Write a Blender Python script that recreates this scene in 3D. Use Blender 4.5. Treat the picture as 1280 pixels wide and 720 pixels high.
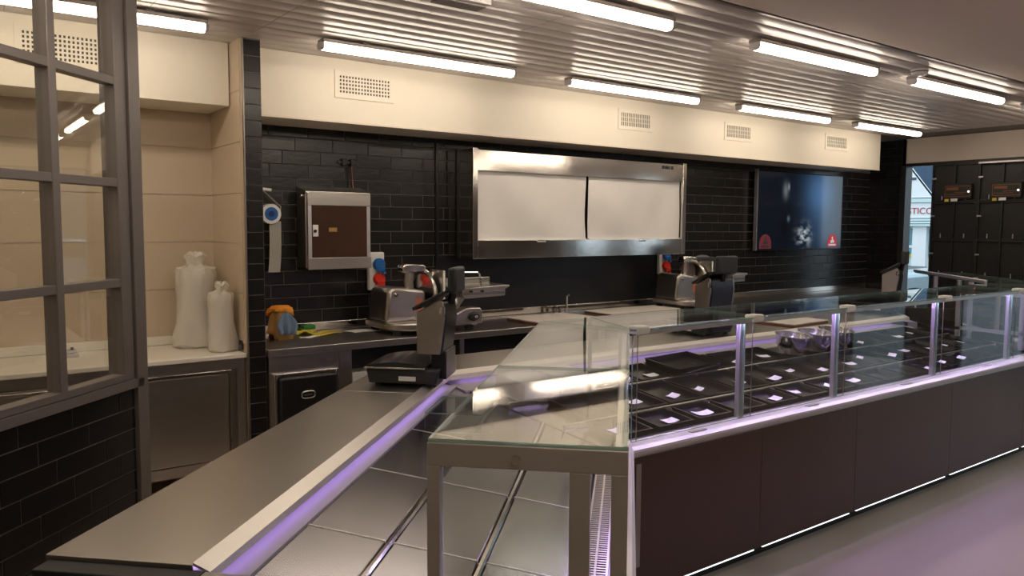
import bpy, bmesh, math, random
from mathutils import Vector, Matrix
random.seed(7)
R = math.radians
S2 = 2 ** -0.5
for o in list(bpy.data.objects):
    bpy.data.objects.remove(o)
scene = bpy.context.scene
C = scene.collection

# ------------------------------------------------------------------ camera
F_PX, YAW, PITCH, ROLL = 985.0, R(53.5), R(4.45), R(-0.32)
fw = Vector((math.cos(YAW) * math.cos(PITCH), math.sin(YAW) * math.cos(PITCH), -math.sin(PITCH)))
rt = Vector((math.sin(YAW), -math.cos(YAW), 0))
dn = fw.cross(rt)
rt2 = math.cos(ROLL) * rt + math.sin(ROLL) * dn
dn2 = -math.sin(ROLL) * rt + math.cos(ROLL) * dn
cd = bpy.data.cameras.new('camera')
cd.sensor_width = 36.0
cd.lens = F_PX / 1280 * 36.0
cd.clip_start = 0.02
cd.clip_end = 200
cam = bpy.data.objects.new('camera', cd)
C.objects.link(cam)
M = Matrix((rt2, -dn2, -fw)).transposed().to_4x4()
M.translation = Vector((0, 0, 1.65))
cam.matrix_world = M
scene.camera = cam

# ------------------------------------------------------------------ world, exposure
world = bpy.data.worlds.new('sky')
scene.world = world
world.use_nodes = True
bg = world.node_tree.nodes['Background']
bg.inputs[0].default_value = (0.70, 0.86, 1.0, 1)
bg.inputs[1].default_value = 1.9
vs = scene.view_settings
vs.view_transform = 'Standard'
vs.look = 'None'
vs.exposure = 0.15
vs.gamma = 1.0
vs.use_curve_mapping = False
scene.cycles.transparent_max_bounces = 20
LAMP_STRENGTH = 17.5
LAMP_COLOR = (1.0, 0.86, 0.69)
LED_COLOR = (0.55, 0.36, 1.0)
LED_STRENGTH = 100.0
LED_REAR = 4.0

# ------------------------------------------------------------------ materials
def new_mat(name):
    m = bpy.data.materials.new(name)
    m.use_nodes = True
    nt = m.node_tree
    return m, nt, nt.nodes['Principled BSDF']

def mat(name, col, rough=0.5, metal=0.0, var=0.06, vscale=8.0, bump=0.0, bscale=40.0, stretch=None,
        spec=0.5, coat=0.0, alpha=1.0, trans=0.0, aniso=0.0, rvar=0.0):
    m, nt, b = new_mat(name)
    N, L = nt.nodes, nt.links
    tc = N.new('ShaderNodeTexCoord')
    mp = N.new('ShaderNodeMapping')
    L.new(tc.outputs['Object'], mp.inputs[0])
    if stretch:
        mp.inputs['Scale'].default_value = stretch
    nz = N.new('ShaderNodeTexNoise')
    nz.inputs['Scale'].default_value = vscale
    nz.inputs['Detail'].default_value = 4
    L.new(mp.outputs[0], nz.inputs['Vector'])
    mx = N.new('ShaderNodeMix')
    mx.data_type = 'RGBA'
    mx.inputs[6].default_value = tuple(max(0, c * (1 - var)) for c in col) + (1,)
    mx.inputs[7].default_value = tuple(min(1, c * (1 + var)) for c in col) + (1,)
    L.new(nz.outputs['Fac'], mx.inputs[0])
    L.new(mx.outputs[2], b.inputs['Base Color'])
    b.inputs['Roughness'].default_value = rough
    if rvar:
        mr = N.new('ShaderNodeMapRange')
        mr.inputs[3].default_value = max(0.02, rough - rvar)
        mr.inputs[4].default_value = rough + rvar
        L.new(nz.outputs['Fac'], mr.inputs[0])
        L.new(mr.outputs[0], b.inputs['Roughness'])
    b.inputs['Metallic'].default_value = metal
    b.inputs['Specular IOR Level'].default_value = spec
    b.inputs['Coat Weight'].default_value = coat
    b.inputs['Alpha'].default_value = alpha
    b.inputs['Transmission Weight'].default_value = trans
    b.inputs['Anisotropic'].default_value = aniso
    if bump:
        n2 = N.new('ShaderNodeTexNoise')
        n2.inputs['Scale'].default_value = bscale
        n2.inputs['Detail'].default_value = 3
        L.new(mp.outputs[0], n2.inputs['Vector'])
        bp = N.new('ShaderNodeBump')
        bp.inputs['Strength'].default_value = bump
        bp.inputs['Distance'].default_value = 0.01
        L.new(n2.outputs['Fac'], bp.inputs['Height'])
        L.new(bp.outputs[0], b.inputs['Normal'])
    return m

def emit(name, col, strength, base=0.8):
    m, nt, b = new_mat(name)
    b.inputs['Base Color'].default_value = (base, base, base, 1)
    b.inputs['Emission Color'].default_value = tuple(col) + (1,)
    b.inputs['Emission Strength'].default_value = strength
    return m

def glass(name, tint=(0.93, 0.97, 0.95), ior=1.5, rough=0.0):
    m = bpy.data.materials.new(name)
    m.use_nodes = True
    nt = m.node_tree
    N, L = nt.nodes, nt.links
    N.remove(N['Principled BSDF'])
    out = N['Material Output']
    tr = N.new('ShaderNodeBsdfTransparent')
    tr.inputs[0].default_value = tuple(tint) + (1,)
    gl = N.new('ShaderNodeBsdfGlossy')
    gl.inputs['Roughness'].default_value = rough
    gl.inputs[0].default_value = (1, 1, 1, 1)
    geo = N.new('ShaderNodeNewGeometry')
    mr = N.new('ShaderNodeMapRange')
    mr.inputs[3].default_value = ior
    mr.inputs[4].default_value = 1.0 / ior
    L.new(geo.outputs['Backfacing'], mr.inputs[0])
    fr = N.new('ShaderNodeFresnel')
    L.new(mr.outputs[0], fr.inputs[0])
    mx = N.new('ShaderNodeMixShader')
    L.new(fr.outputs[0], mx.inputs[0])
    L.new(tr.outputs[0], mx.inputs[1])
    L.new(gl.outputs[0], mx.inputs[2])
    L.new(mx.outputs[0], out.inputs[0])
    return m

MT = {}
MT['steel'] = mat('brushed_steel', (0.56, 0.53, 0.50), 0.30, 1.0, 0.08, 30, 0.03, 120, (0.15, 1, 1), rvar=0.05)
MT['steel_top'] = mat('worktop_steel', (0.50, 0.47, 0.43), 0.34, 1.0, 0.03, 2)
MT['steel_deck'] = mat('deck_steel', (0.23, 0.222, 0.245), 0.20, 1.0, 0.03, 1.5)
MT['steel_bright'] = mat('polished_steel', (0.72, 0.68, 0.64), 0.12, 1.0, 0.05, 4, 0.02, 20, rvar=0.04)
MT['steel_bowl'] = mat('bowl_steel', (0.80, 0.78, 0.78), 0.20, 1.0, 0.03, 6)
MT['platter'] = mat('dark_platter', (0.05, 0.05, 0.05), 0.18, 0.4, 0.05, 6)
MT['steel_lip'] = mat('satin_lip_steel', (0.78, 0.74, 0.70), 0.38, 0.8, 0.04, 20)
MT['steel_dark'] = mat('satin_dark_steel', (0.36, 0.33, 0.31), 0.36, 1.0, 0.08, 10)
MT['alu'] = mat('anodised_aluminium', (0.62, 0.60, 0.62), 0.38, 0.9, 0.04, 15)
MT['frame_grey'] = mat('grey_frame_paint', (0.20, 0.175, 0.165), 0.42, 0.25, 0.06, 12)
MT['end_frame'] = mat('grey_satin_metal_paint', (0.42, 0.385, 0.355), 0.42, 0.3, 0.05, 12)
MT['tile'] = mat('black_glazed_tile', (0.011, 0.0100, 0.0105), 0.24, 0.0, 0.2, 3, 0.10, 14, (1, 1, 2.5), rvar=0.06)
MT['grout'] = mat('dark_grout', (0.14, 0.126, 0.118), 0.85, 0, 0.2, 40)
MT['black_panel'] = mat('smooth_black_panel', (0.010, 0.010, 0.012), 0.32, 0, 0.1, 3)
MT['beige_tile'] = mat('beige_wall_tile', (0.60, 0.49, 0.36), 0.45, 0, 0.05, 4)
MT['beige_grout'] = mat('beige_grout', (0.58, 0.48, 0.36), 0.9, 0, 0.05, 10)
MT['paint'] = mat('warm_white_paint', (0.80, 0.74, 0.63), 0.6, 0, 0.02, 3, 0.03, 60)
MT['plaster'] = mat('ceiling_plaster', (0.74, 0.65, 0.56), 0.7, 0, 0.03, 2, 0.04, 50)
MT['slat'] = mat('lacquered_ceiling_slat', (0.60, 0.545, 0.52), 0.38, 0.0, 0.03, 3)
MT['slat_gap'] = mat('ceiling_void', (0.30, 0.26, 0.23), 0.8)
MT['floor'] = mat('resin_floor', (0.42, 0.36, 0.31), 0.38, 0, 0.10, 1.3, 0.03, 30, rvar=0.08)
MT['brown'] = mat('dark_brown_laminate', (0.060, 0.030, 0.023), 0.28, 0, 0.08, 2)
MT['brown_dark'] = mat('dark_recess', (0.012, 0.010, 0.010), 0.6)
MT['cladding'] = mat('grey_brown_cladding', (0.16, 0.14, 0.125), 0.6, 0, 0.08, 2)
MT['white_top'] = mat('white_worktop', (0.82, 0.77, 0.68), 0.4, 0, 0.03, 6)
MT['white'] = mat('white_plastic', (0.80, 0.79, 0.78), 0.35, 0, 0.03, 10)
MT['ledge'] = mat('white_ledge', (0.78, 0.76, 0.78), 0.30, 0.1, 0.03, 10)
MT['black'] = mat('black_plastic', (0.014, 0.014, 0.016), 0.28, 0, 0.15, 10)
MT['black_matt'] = mat('matt_black_plastic', (0.022, 0.024, 0.025), 0.55, 0, 0.15, 20)
MT['tray'] = mat('black_tray_melamine', (0.005, 0.005, 0.007), 0.22, 0, 0.2, 6, spec=0.22)
MT['card'] = mat('white_card', (0.85, 0.85, 0.86), 0.6, 0, 0.02, 20)
MT['card_blue'] = mat('pale_blue_card', (0.35, 0.70, 0.78), 0.6, 0, 0.02, 20)
MT['blind'] = mat('white_blind_fabric', (0.84, 0.82, 0.79), 0.8, 0, 0.03, 4, 0.25, 5, (1, 1, 0.6))
MT['orange'] = mat('orange_cloth', (0.80, 0.30, 0.03), 0.85, 0, 0.12, 30, 0.3, 60)
MT['tan'] = mat('tan_cloth', (0.42, 0.24, 0.08), 0.85, 0, 0.15, 30, 0.3, 60)
MT['blue_cloth'] = mat('pale_blue_cloth', (0.16, 0.24, 0.36), 0.85, 0, 0.12, 30, 0.3, 60)
MT['yellow'] = mat('yellow_cloth', (0.60, 0.48, 0.06), 0.8, 0, 0.12, 30, 0.2, 60)
MT['green'] = mat('green_plastic', (0.02, 0.22, 0.05), 0.35)
MT['blue'] = mat('blue_plastic', (0.012, 0.13, 0.42), 0.3)
MT['blue_dark'] = mat('dark_blue_plastic', (0.008, 0.02, 0.16), 0.3)
MT['red'] = mat('red_plastic', (0.72, 0.035, 0.015), 0.35)
MT['smoked'] = mat('smoked_acrylic', (0.085, 0.042, 0.030), 0.07, 0.25, 0.25, 2.5, coat=1.0)
MT['wood_edge'] = mat('brown_board_edge', (0.16, 0.06, 0.03), 0.5)
MT['board'] = mat('board_white', (0.74, 0.69, 0.63), 0.5, 0, 0.04, 10)
MT['film'] = mat('clear_tape', (0.62, 0.60, 0.55), 0.25, 0, 0.05, 10, alpha=0.55)
MT['bag'] = mat('translucent_bag', (0.90, 0.86, 0.77), 0.20, 0, 0.03, 10, 0.8, 10, alpha=0.62)
MT['tub'] = mat('white_tub', (0.84, 0.80, 0.70), 0.4, 0, 0.03, 10)
MT['sticker_red'] = mat('faded_red_sticker', (0.50, 0.16, 0.11), 0.5)
MT['rubber'] = mat('black_rubber', (0.01, 0.01, 0.01), 0.7)
MT['glass'] = glass('clear_glass', (0.955, 0.975, 0.965))
MT['glass_top'] = glass('clear_top_glass', (0.94, 0.965, 0.95))
MT['glass_edge'] = mat('green_glass_edge', (0.30, 0.46, 0.40), 0.15, 0, 0.05, 10, trans=0.3)
MT['window_glass'] = glass('partition_glass', (0.96, 0.96, 0.94))
MT['lamp'] = emit('lamp_diffuser', LAMP_COLOR, LAMP_STRENGTH)
MT['led'] = emit('violet_led', LED_COLOR, LED_STRENGTH)
MT['led_ledge'] = emit('pale_violet_led', (0.74, 0.64, 1.0), 34.0)
MT['led_rear'] = emit('violet_led_dim', LED_COLOR, LED_REAR)
MT['slope'] = mat('satin_slope_steel', (0.42, 0.40, 0.42), 0.55, 0.35, 0.03, 2)
MT['led_white'] = emit('white_led', (0.85, 0.94, 1.0), 1.5)
MT['led_red'] = emit('red_indicator', (1.0, 0.1, 0.05), 4.0)
MT['label_orange'] = mat('orange_print', (0.22, 0.075, 0.012), 0.5)
MT['label_yellow'] = mat('yellow_label', (0.70, 0.50, 0.05), 0.5)
MT['cab_black'] = mat('black_die_cast', (0.013, 0.012, 0.012), 0.45, 0, 0.2, 10)
MT['facade'] = mat('pale_render', (0.62, 0.74, 0.74), 0.8, 0, 0.04, 1)
MT['facade_white'] = mat('white_render', (0.85, 0.86, 0.86), 0.8, 0, 0.03, 1)
MT['slate'] = mat('blue_grey_cladding', (0.05, 0.09, 0.15), 0.7, 0, 0.1, 1)
MT['asphalt'] = mat('asphalt', (0.14, 0.15, 0.16), 0.8, 0, 0.1, 4)
MT['car_paint'] = mat('silver_car_paint', (0.40, 0.50, 0.56), 0.25, 0.4, 0.03, 2, coat=0.5)
MT['car_glass'] = mat('dark_car_glass', (0.03, 0.06, 0.08), 0.08)
MT['shop_glass'] = mat('shop_window', (0.10, 0.28, 0.34), 0.1, 0, 0.4, 2)
MT['sign_red'] = mat('red_sign_letters', (0.45, 0.05, 0.06), 0.5)

# ------------------------------------------------------------------ mesh builder
W2X = Matrix.Rotation(R(45), 4, 'Z')       # wing frame (u, v, z) -> world

class MB:
    def __init__(s, space='world'):
        s.v, s.f, s.space, s.mi = [], [], space, []
        s.cur = 0
    def add(s, vs_, fs):
        n = len(s.v)
        s.v += [Vector(p) for p in vs_]
        for f in fs:
            s.f.append([i + n for i in f])
            s.mi.append(s.cur)
        return s
    def hexa(s, b, t):
        return s.add(list(b) + list(t), [(3, 2, 1, 0), (4, 5, 6, 7), (0, 1, 5, 4), (1, 2, 6, 5), (2, 3, 7, 6), (3, 0, 4, 7)])
    def box(s, x0, x1, y0, y1, z0, z1):
        return s.hexa([(x0, y0, z0), (x1, y0, z0), (x1, y1, z0), (x0, y1, z0)],
                      [(x0, y0, z1), (x1, y0, z1), (x1, y1, z1), (x0, y1, z1)])
    def cbox(s, c, d):
        return s.box(c[0] - d[0] / 2, c[0] + d[0] / 2, c[1] - d[1] / 2, c[1] + d[1] / 2, c[2] - d[2] / 2, c[2] + d[2] / 2)
    def prism(s, poly, a, b, axis='z'):
        n = len(poly)
        def p3(p, h):
            if axis == 'z': return (p[0], p[1], h)
            if axis == 'y': return (p[0], h, p[1])
            return (h, p[0], p[1])
        vs_ = [p3(p, a) for p in poly] + [p3(p, b) for p in poly]
        fs = [tuple(range(n))[::-1], tuple(range(n, 2 * n))]
        fs += [(i, (i + 1) % n, n + (i + 1) % n, n + i) for i in range(n)]
        return s.add(vs_, fs)
    def slab(s, pts, th):
        """pts: 3D polygon (top), thickened downwards by th"""
        n = len(pts)
        vs_ = [Vector(p) for p in pts] + [Vector(p) - Vector((0, 0, th)) for p in pts]
        fs = [tuple(range(n)), tuple(range(n, 2 * n))[::-1]]
        fs += [(i, n + i, n + (i + 1) % n, (i + 1) % n) for i in range(n)]
        return s.add(vs_, fs)
    def cyl(s, p0, p1, r0, r1=None, n=16):
        p0, p1 = Vector(p0), Vector(p1)
        r1 = r0 if r1 is None else r1
        d = (p1 - p0).normalized()
        a = d.orthogonal().normalized()
        b = d.cross(a)
        vs_ = []
        for p, r in ((p0, r0), (p1, r1)):
            for i in range(n):
                t = 2 * math.pi * i / n
                vs_.append(p + (a * math.cos(t) + b * math.sin(t)) * r)
        fs = [tuple(range(n))[::-1], tuple(range(n, 2 * n))]
        fs += [(i, (i + 1) % n, n + (i + 1) % n, n + i) for i in range(n)]
        return s.add(vs_, fs)
    def tube(s, path, r, n=8):
        pts = [Vector(p) for p in path]
        m = len(pts)
        vs_ = []
        ref = None
        for k, p in enumerate(pts):
            d = (pts[min(k + 1, m - 1)] - pts[max(k - 1, 0)]).normalized()
            if ref is None:
                ref = d.orthogonal().normalized()
            a = (ref - d * ref.dot(d)).normalized()
            ref = a
            b = d.cross(a)
            for i in range(n):
                t = 2 * math.pi * i / n
                vs_.append(p + (a * math.cos(t) + b * math.sin(t)) * r)
        fs = [tuple(range(n))[::-1], tuple(range((m - 1) * n, m * n))]
        for k in range(m - 1):
            for i in range(n):
                j = (i + 1) % n
                fs.append((k * n + i, k * n + j, (k + 1) * n + j, (k + 1) * n + i))
        return s.add(vs_, fs)
    def lathe(s, prof, c=(0, 0, 0), n=24, axis='z'):
        vs_, fs = [], []
        m = len(prof)
        for (r, h) in prof:
            for i in range(n):
                t = 2 * math.pi * i / n
                x, y = r * math.cos(t), r * math.sin(t)
                p = (x, y, h) if axis == 'z' else ((x, h, y) if axis == 'y' else (h, x, y))
                vs_.append((p[0] + c[0], p[1] + c[1], p[2] + c[2]))
        for k in range(m - 1):
            for i in range(n):
                j = (i + 1) % n
                fs.append((k * n + i, k * n + j, (k + 1) * n + j, (k + 1) * n + i))
        if prof[0][0] > 1e-6: fs.append(tuple(range(n))[::-1])
        if prof[-1][0] > 1e-6: fs.append(tuple(range((m - 1) * n, m * n)))
        return s.add(vs_, fs)
    def xform(s, mtx, start=0):
        for i in range(start, len(s.v)):
            s.v[i] = mtx @ s.v[i]
        return s
    def mesh(s, name, mats, smooth=False):
        me = bpy.data.meshes.new(name)
        me.from_pydata([tuple(p) for p in s.v], [], s.f)
        if not isinstance(mats, (list, tuple)): mats = [mats]
        for m in mats: me.materials.append(MT[m])
        for p, i in zip(me.polygons, s.mi): p.material_index = i
        bm = bmesh.new()
        bm.from_mesh(me)
        bmesh.ops.remove_doubles(bm, verts=bm.verts, dist=1e-6) if smooth == 'weld' else None
        bmesh.ops.recalc_face_normals(bm, faces=bm.faces)
        bm.to_mesh(me)
        bm.free()
        if smooth:
            for p in me.polygons: p.use_smooth = True
            try:
                me.set_sharp_from_angle(angle=R(38))
            except Exception:
                pass
        return me
    def build(s, name, mats, parent=None, smooth=False, bevel=0.0, seg=2):
        if s.space != 'local':
            if s.space == 'wing':
                s.xform(W2X)
            if parent is not None:
                s.xform(chain(parent).inverted())
        me = s.mesh(name, mats, smooth or bevel > 0)
        o = bpy.data.objects.new(name, me)
        C.objects.link(o)
        if parent is not None: o.parent = parent
        if bevel:
            b = o.modifiers.new('bevel', 'BEVEL')
            b.width = bevel
            b.segments = seg
            b.limit_method = 'ANGLE'
            b.angle_limit = R(40)
        return o

def chain(o):
    m = o.matrix_basis.copy()
    while o.parent is not None:
        o = o.parent
        m = o.matrix_basis @ m
    return m

def tag(o, label, cat, group=None):
    o['label'] = label
    o['category'] = cat
    if group: o['group'] = group
    return o

def thing(name, label, cat, loc=(0, 0, 0), rz=0.0, group=None):
    o = bpy.data.objects.new(name, None)
    o.empty_display_size = 0.1
    C.objects.link(o)
    o.matrix_basis = Matrix.Translation(loc) @ Matrix.Rotation(rz, 4, 'Z')
    return tag(o, label, cat, group)

def wthing(name, label, cat, u, v, z, rz=0.0, group=None):
    p = W2X @ Vector((u, v, z))
    return thing(name, label, cat, p, R(45) + rz, group)

def struct(mb, name, mats, **k):
    o = mb.build(name, mats, **k)
    o['kind'] = 'structure'
    return o

def inst(me, name, parent, mtx):
    o = bpy.data.objects.new(name, me)
    C.objects.link(o)
    o.parent = parent
    o.matrix_basis = mtx
    return o

def copy_tree(o, parent=None):
    c = o.copy()
    C.objects.link(c)
    c.parent = parent
    for ch in [x for x in bpy.data.objects if x.parent == o]:
        copy_tree(ch, c)
    return c

def place(o, loc, rz):
    o.matrix_basis = Matrix.Translation(loc) @ Matrix.Rotation(rz, 4, 'Z')

# ------------------------------------------------------------------ room shell
CEIL, BACK, RIGHT = 2.735, 5.38, 9.60
SOF_Y, SOF_Z = 4.89, 2.335
PIL0, PIL1, PIL_Y = 1.505, 1.612, 4.68

floor = struct(MB().box(-3.0, 9.75, -3.2, 5.5, -0.1, 0.0), 'floor', 'floor')

# wall tiles ----------------------------------------------------------------
TW, TH, JT = 0.28, 0.0934, 0.0042
def tile_mesh(w, h, t=0.0035, seed=0):
    rnd = random.Random(seed)
    b = 0.002
    m = MB('local')
    j = lambda: rnd.uniform(-0.0004, 0.0004)
    back = [(-w / 2, 0, -h / 2), (w / 2, 0, -h / 2), (w / 2, 0, h / 2), (-w / 2, 0, h / 2)]
    front = [(-w / 2 + b, -t + j(), -h / 2 + b), (w / 2 - b, -t + j(), -h / 2 + b), (w / 2 - b, -t + j(), h / 2 - b), (-w / 2 + b, -t + j(), h / 2 - b)]
    m.hexa(back, front)
    return m
TILES = [tile_mesh(TW - JT, TH - JT, seed=k).mesh('brick_tile', 'tile') for k in range(5)]

def tile_wall(wall, org, ang, length, z0, z1, zanchor, xanchor, shift, holes=(), stuff_from=None):
    """tiles on the plane through org running along ang; front faces local -y"""
    base = Matrix.Translation(org) @ Matrix.Rotation(ang, 4, 'Z')
    far = MB()
    r0 = int(math.floor((z0 - zanchor) / TH))
    r1 = int(math.ceil((z1 - zanchor) / TH))
    for r in range(r0, r1):
        a, b = zanchor + r * TH, zanchor + (r + 1) * TH
        a2, b2 = max(a, z0), min(b, z1)
        if b2 - a2 < 0.012: continue
        off = xanchor + ((r * shift) % 1.0) * TW
        k0 = int(math.floor((0 - off) / TW)) - 1
        for k in range(k0, int(length / TW) + 3):
            xa, xb = max(0, off + k * TW), min(length, off + (k + 1) * TW)
            if xb - xa < 0.012: continue
            if any(xa >= h[0] - 0.01 and xb <= h[1] + 0.01 and a2 >= h[2] - 0.01 and b2 <= h[3] + 0.01 for h in holes): continue
            sx = (xb - xa - JT) / (TW - JT)
            sz = (b2 - a2 - JT) / (TH - JT)
            tilt = Matrix.Rotation(random.uniform(-0.004, 0.004), 4, 'X') @ Matrix.Rotation(random.uniform(-0.0015, 0.0015), 4, 'Z')
            m = Matrix.Translation(((xa + xb) / 2, 0, (a2 + b2) / 2)) @ tilt @ Matrix.Diagonal((sx, 1, sz, 1))
            if stuff_from is not None and xa > stuff_from:
                n = len(far.v)
                t = tile_mesh(TW - JT, TH - JT, seed=k)
                far.add(t.v, t.f)
                far.xform(base @ m, n)
            else:
                inst(TILES[(r * 7 + k) % 5], 'brick_tile', wall, chain(wall).inverted() @ base @ m)
    if far.v:
        o = far.build('distant_tiles', 'tile', wall)
        o['kind'] = 'stuff'

wall_back = struct(MB().box(1.50, 9.72, BACK, BACK + 0.12, 0, CEIL), 'wall_back', 'grout')
tile_wall(wall_back, (PIL1, BACK, 0), 0, RIGHT - PIL1, 0.94, SOF_Z + 0.01, 0.955, 0.10, 1 / 3,
          holes=((3.35 - PIL1, 5.72 - PIL1, 1.40, 2.235), (3.25 - PIL1, 5.75 - PIL1, 0.90, 1.41), (7.25 - PIL1, 8.8 - PIL1, 1.42, 2.26)),
          stuff_from=7.0 - PIL1)
# partition wall end between the alcove and the tiled wall
pil = struct(MB().box(PIL0, PIL1, PIL_Y, 5.5, 0, CEIL), 'wall_pillar', ['beige_tile'])
gp = MB().box(PIL0 + 0.002, PIL1, PIL_Y - 0.004, PIL_Y, 0, CEIL).build('grout_bed', 'grout', pil)
tile_wall(pil, (PIL0 + 0.004, PIL_Y - 0.004, 0), 0, PIL1 - PIL0 - 0.004, 0, CEIL, 0.02, -0.04, 0.0)
MB().box(PIL0 - 0.001, PIL0 + 0.005, PIL_Y - 0.012, PIL_Y + 0.01, 0, CEIL).build('edge_trim', 'steel_dark', pil)

# alcove
ALC = 5.32
wall_alc = struct(MB().box(-2.6, PIL0, ALC, ALC + 0.15, 0, CEIL), 'wall_alcove', 'beige_grout')
bt = MB('local').box(-0.298, 0.298, -0.006, 0, -0.148, 0.148).mesh('wall_tile', 'beige_tile')
for r in range(8):
    for k in range(6):
        zc, xc = 0.94 + 0.15 + r * 0.3, PIL0 - 0.3 - k * 0.6
        if zc - 0.15 > 2.36: continue
        inst(bt, 'wall_tile', wall_alc, Matrix.Translation((xc, ALC, zc)))
for r in range(6):
    for k in range(1):
        inst(bt, 'wall_tile', pil, Matrix.Translation((PIL0, 5.02, 0.94 + 0.15 + r * 0.3)) @ Matrix.Rotation(R(-90), 4, 'Z'))
wl = struct(MB().box(-2.75, -2.6, -3.2, 5.5, 0, CEIL), 'wall_left', 'paint')
struct(MB().box(-2.75, 9.75, -3.35, -3.2, 0, CEIL), 'wall_front', 'cladding')

# right wall with the shop openings
WR = MB()
WR.box(RIGHT, RIGHT + 0.15, 4.93, 5.5, 0, CEIL)          # tiled return
WR.box(RIGHT, RIGHT + 0.15, -3.2, 5.0, 2.415, CEIL)      # band above the openings
wall_right = struct(WR, 'wall_right', 'plaster')
MB().box(RIGHT, RIGHT + 0.15, 1.1, 3.555, 0, 2.415).build('dark_pier', 'cladding', wall_right)
MB().box(RIGHT, RIGHT + 0.15, -3.2, -1.0, 0, 2.415).build('dark_pier', 'cladding', wall_right)
MB().box(RIGHT, RIGHT + 0.15, -0.2, 0.35, 0, 2.415).build('dark_pier', 'cladding', wall_right)
wrt = MB().box(RIGHT - 0.006, RIGHT, 4.97, BACK, 0, CEIL).build('grout_bed', 'black_matt', wall_right)
tile_wall(wall_right, (RIGHT - 0.006, BACK, 0), R(-90), 0.41, 0.9, CEIL, 0.955, 0.05, 1 / 3, stuff_from=-1)
MB().box(RIGHT - 0.05, RIGHT + 0.1, 4.90, 4.97, 0, 2.415).build('opening_jamb', 'cab_black', wall_right)
MB().box(RIGHT - 0.004, RIGHT + 0.1, 3.3, 4.93, 2.403, 2.44).build('opening_lintel', 'cab_black', wall_right)
wnd = struct(MB().box(RIGHT + 0.05, RIGHT + 0.058, 4.56, 4.90, 0.05, 2.40), 'window_2', 'window_glass')
wsh = struct(MB().box(RIGHT + 0.05, RIGHT + 0.058, 0.35, 1.1, 0.0, 2.415), 'window_3', 'window_glass')
wdr = struct(MB().box(RIGHT + 0.05, RIGHT + 0.058, -1.0, -0.2, 0.0, 2.415), 'window_4', 'window_glass')
for o_, yy in ((wsh, 0.35), (wsh, 1.05), (wdr, -1.0), (wdr, -0.25)):
    MB().box(RIGHT + 0.02, RIGHT + 0.09, yy, yy + 0.05, 0, 2.415).build('mullion', 'cab_black', o_)

# ceiling
ceil = struct(MB().box(-2.75, 9.75, -3.35, 5.5, CEIL + 0.012, CEIL + 0.12), 'ceiling', 'slat_gap')
MB().box(-2.6, RIGHT, -3.2, 2.505, CEIL - 0.004, CEIL + 0.012).build('plaster_field', 'plaster', ceil)
MB().box(-2.6, RIGHT, 2.52, 2.542, CEIL - 0.006, CEIL + 0.012).build('edge_profile', 'steel_dark', ceil)
SP, SL = 0.1305, 0.585
def slat_mesh(l, w=SP):
    h = 0.013
    g = 0.012
    return MB('local').prism([(-w / 2 + 0.001, h), (-w / 2 + 0.003, 0.006), (-w / 2 + g, 0.0), (w / 2 - g, 0.0), (w / 2 - 0.003, 0.006), (w / 2 - 0.001, h)], -l / 2, l / 2, 'x')
sm = slat_mesh(SL - 0.003).mesh('ceiling_slat', 'slat', True)
rest = MB()
for i in range(18):
    y = 2.545 + SP * (i + 0.5)
    for k in range(-4, 14):
        xc = 1.525 + SL * (k + 0.5)
        if xc + SL / 2 > RIGHT: continue
        if -1 <= k < 11:
            inst(sm, 'ceiling_slat', ceil, Matrix.Translation((xc, y, CEIL)))
        else:
            n = len(rest.v)
            t = slat_mesh(SL - 0.003)
            rest.add(t.v, t.f)
            rest.xform(Matrix.Translation((xc, y, CEIL)), n)
ro = rest.build('distant_slats', 'slat', ceil, smooth=True)
ro['kind'] = 'stuff'

# boxed-in soffits
t1 = struct(MB().box(PIL1, 8.92, SOF_Y, BACK, SOF_Z, CEIL + 0.005), 'trim_1', 'paint')
MB().box(PIL1, 8.92, SOF_Y - 0.004, SOF_Y + 0.02, SOF_Z - 0.012, SOF_Z).build('edge_bead', 'plaster', t1)
t2 = struct(MB().box(-2.6, 1.49, SOF_Y, ALC, 2.365, CEIL + 0.005), 'trim_2', 'paint')

# left glazed partition on a tiled dwarf wall (wing frame, plane v = 2.15)
PV, PU = 2.15, 3.20
wp = struct(MB('wing').box(-1.2, PU - 0.05, PV + 0.008, PV + 0.12, 0, 0.935), 'wall_partition', 'grout')
tile_wall(wp, W2X @ Vector((0.8, PV + 0.008, 0)), R(45), PU - 0.05 - 0.8, 0, 0.932, 0.0034, 0.0, -1 / 3 + 1)
w1 = struct(MB('wing').box(-1.2, PU, PV - 0.012, PV + 0.13, 0.935, 0.972), 'window_1', 'frame_grey')
FG = 'frame_grey'
def wp_part(u0, u1, z0, z1, v0=PV, v1=PV + 0.06, name='glazing_bar'):
    return MB('wing').box(u0, u1, v0, v1, z0, z1).build(name, FG, w1, bevel=0.003)
wp_part(3.155, PU + 0.03, 0.0, CEIL, PV - 0.012, PV + 0.13, 'jamb_post')
wp_part(3.078, 3.15, 0.972, CEIL, PV, PV + 0.06, 'stile')
wp_part(-1.2, 3.15, 0.974, 1.005, PV, PV + 0.06, 'bottom_rail')
for uu in (2.715, 2.345, 1.975, 1.605, 1.235):
    wp_part(uu - 0.020, uu + 0.020, 1.0, CEIL, name='mullion')
for zz in (1.40, 1.826, 2.252, 2.678):
    wp_part(-1.2, 3.08, zz - 0.018, zz + 0.018, PV + 0.003, PV + 0.055, name='glazing_bar')
us = [1.235, 1.605, 1.975, 2.345, 2.715, 3.098]
zs = [1.0, 1.40, 1.826, 2.252, 2.678]
for a, b in zip(us, us[1:]):
    for c, d in zip(zs, zs[1:]):
        MB('wing').box(a + 0.018, b - 0.018, PV + 0.026, PV + 0.032, c + 0.012, d - 0.014).build('pane', 'window_glass', w1)

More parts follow.
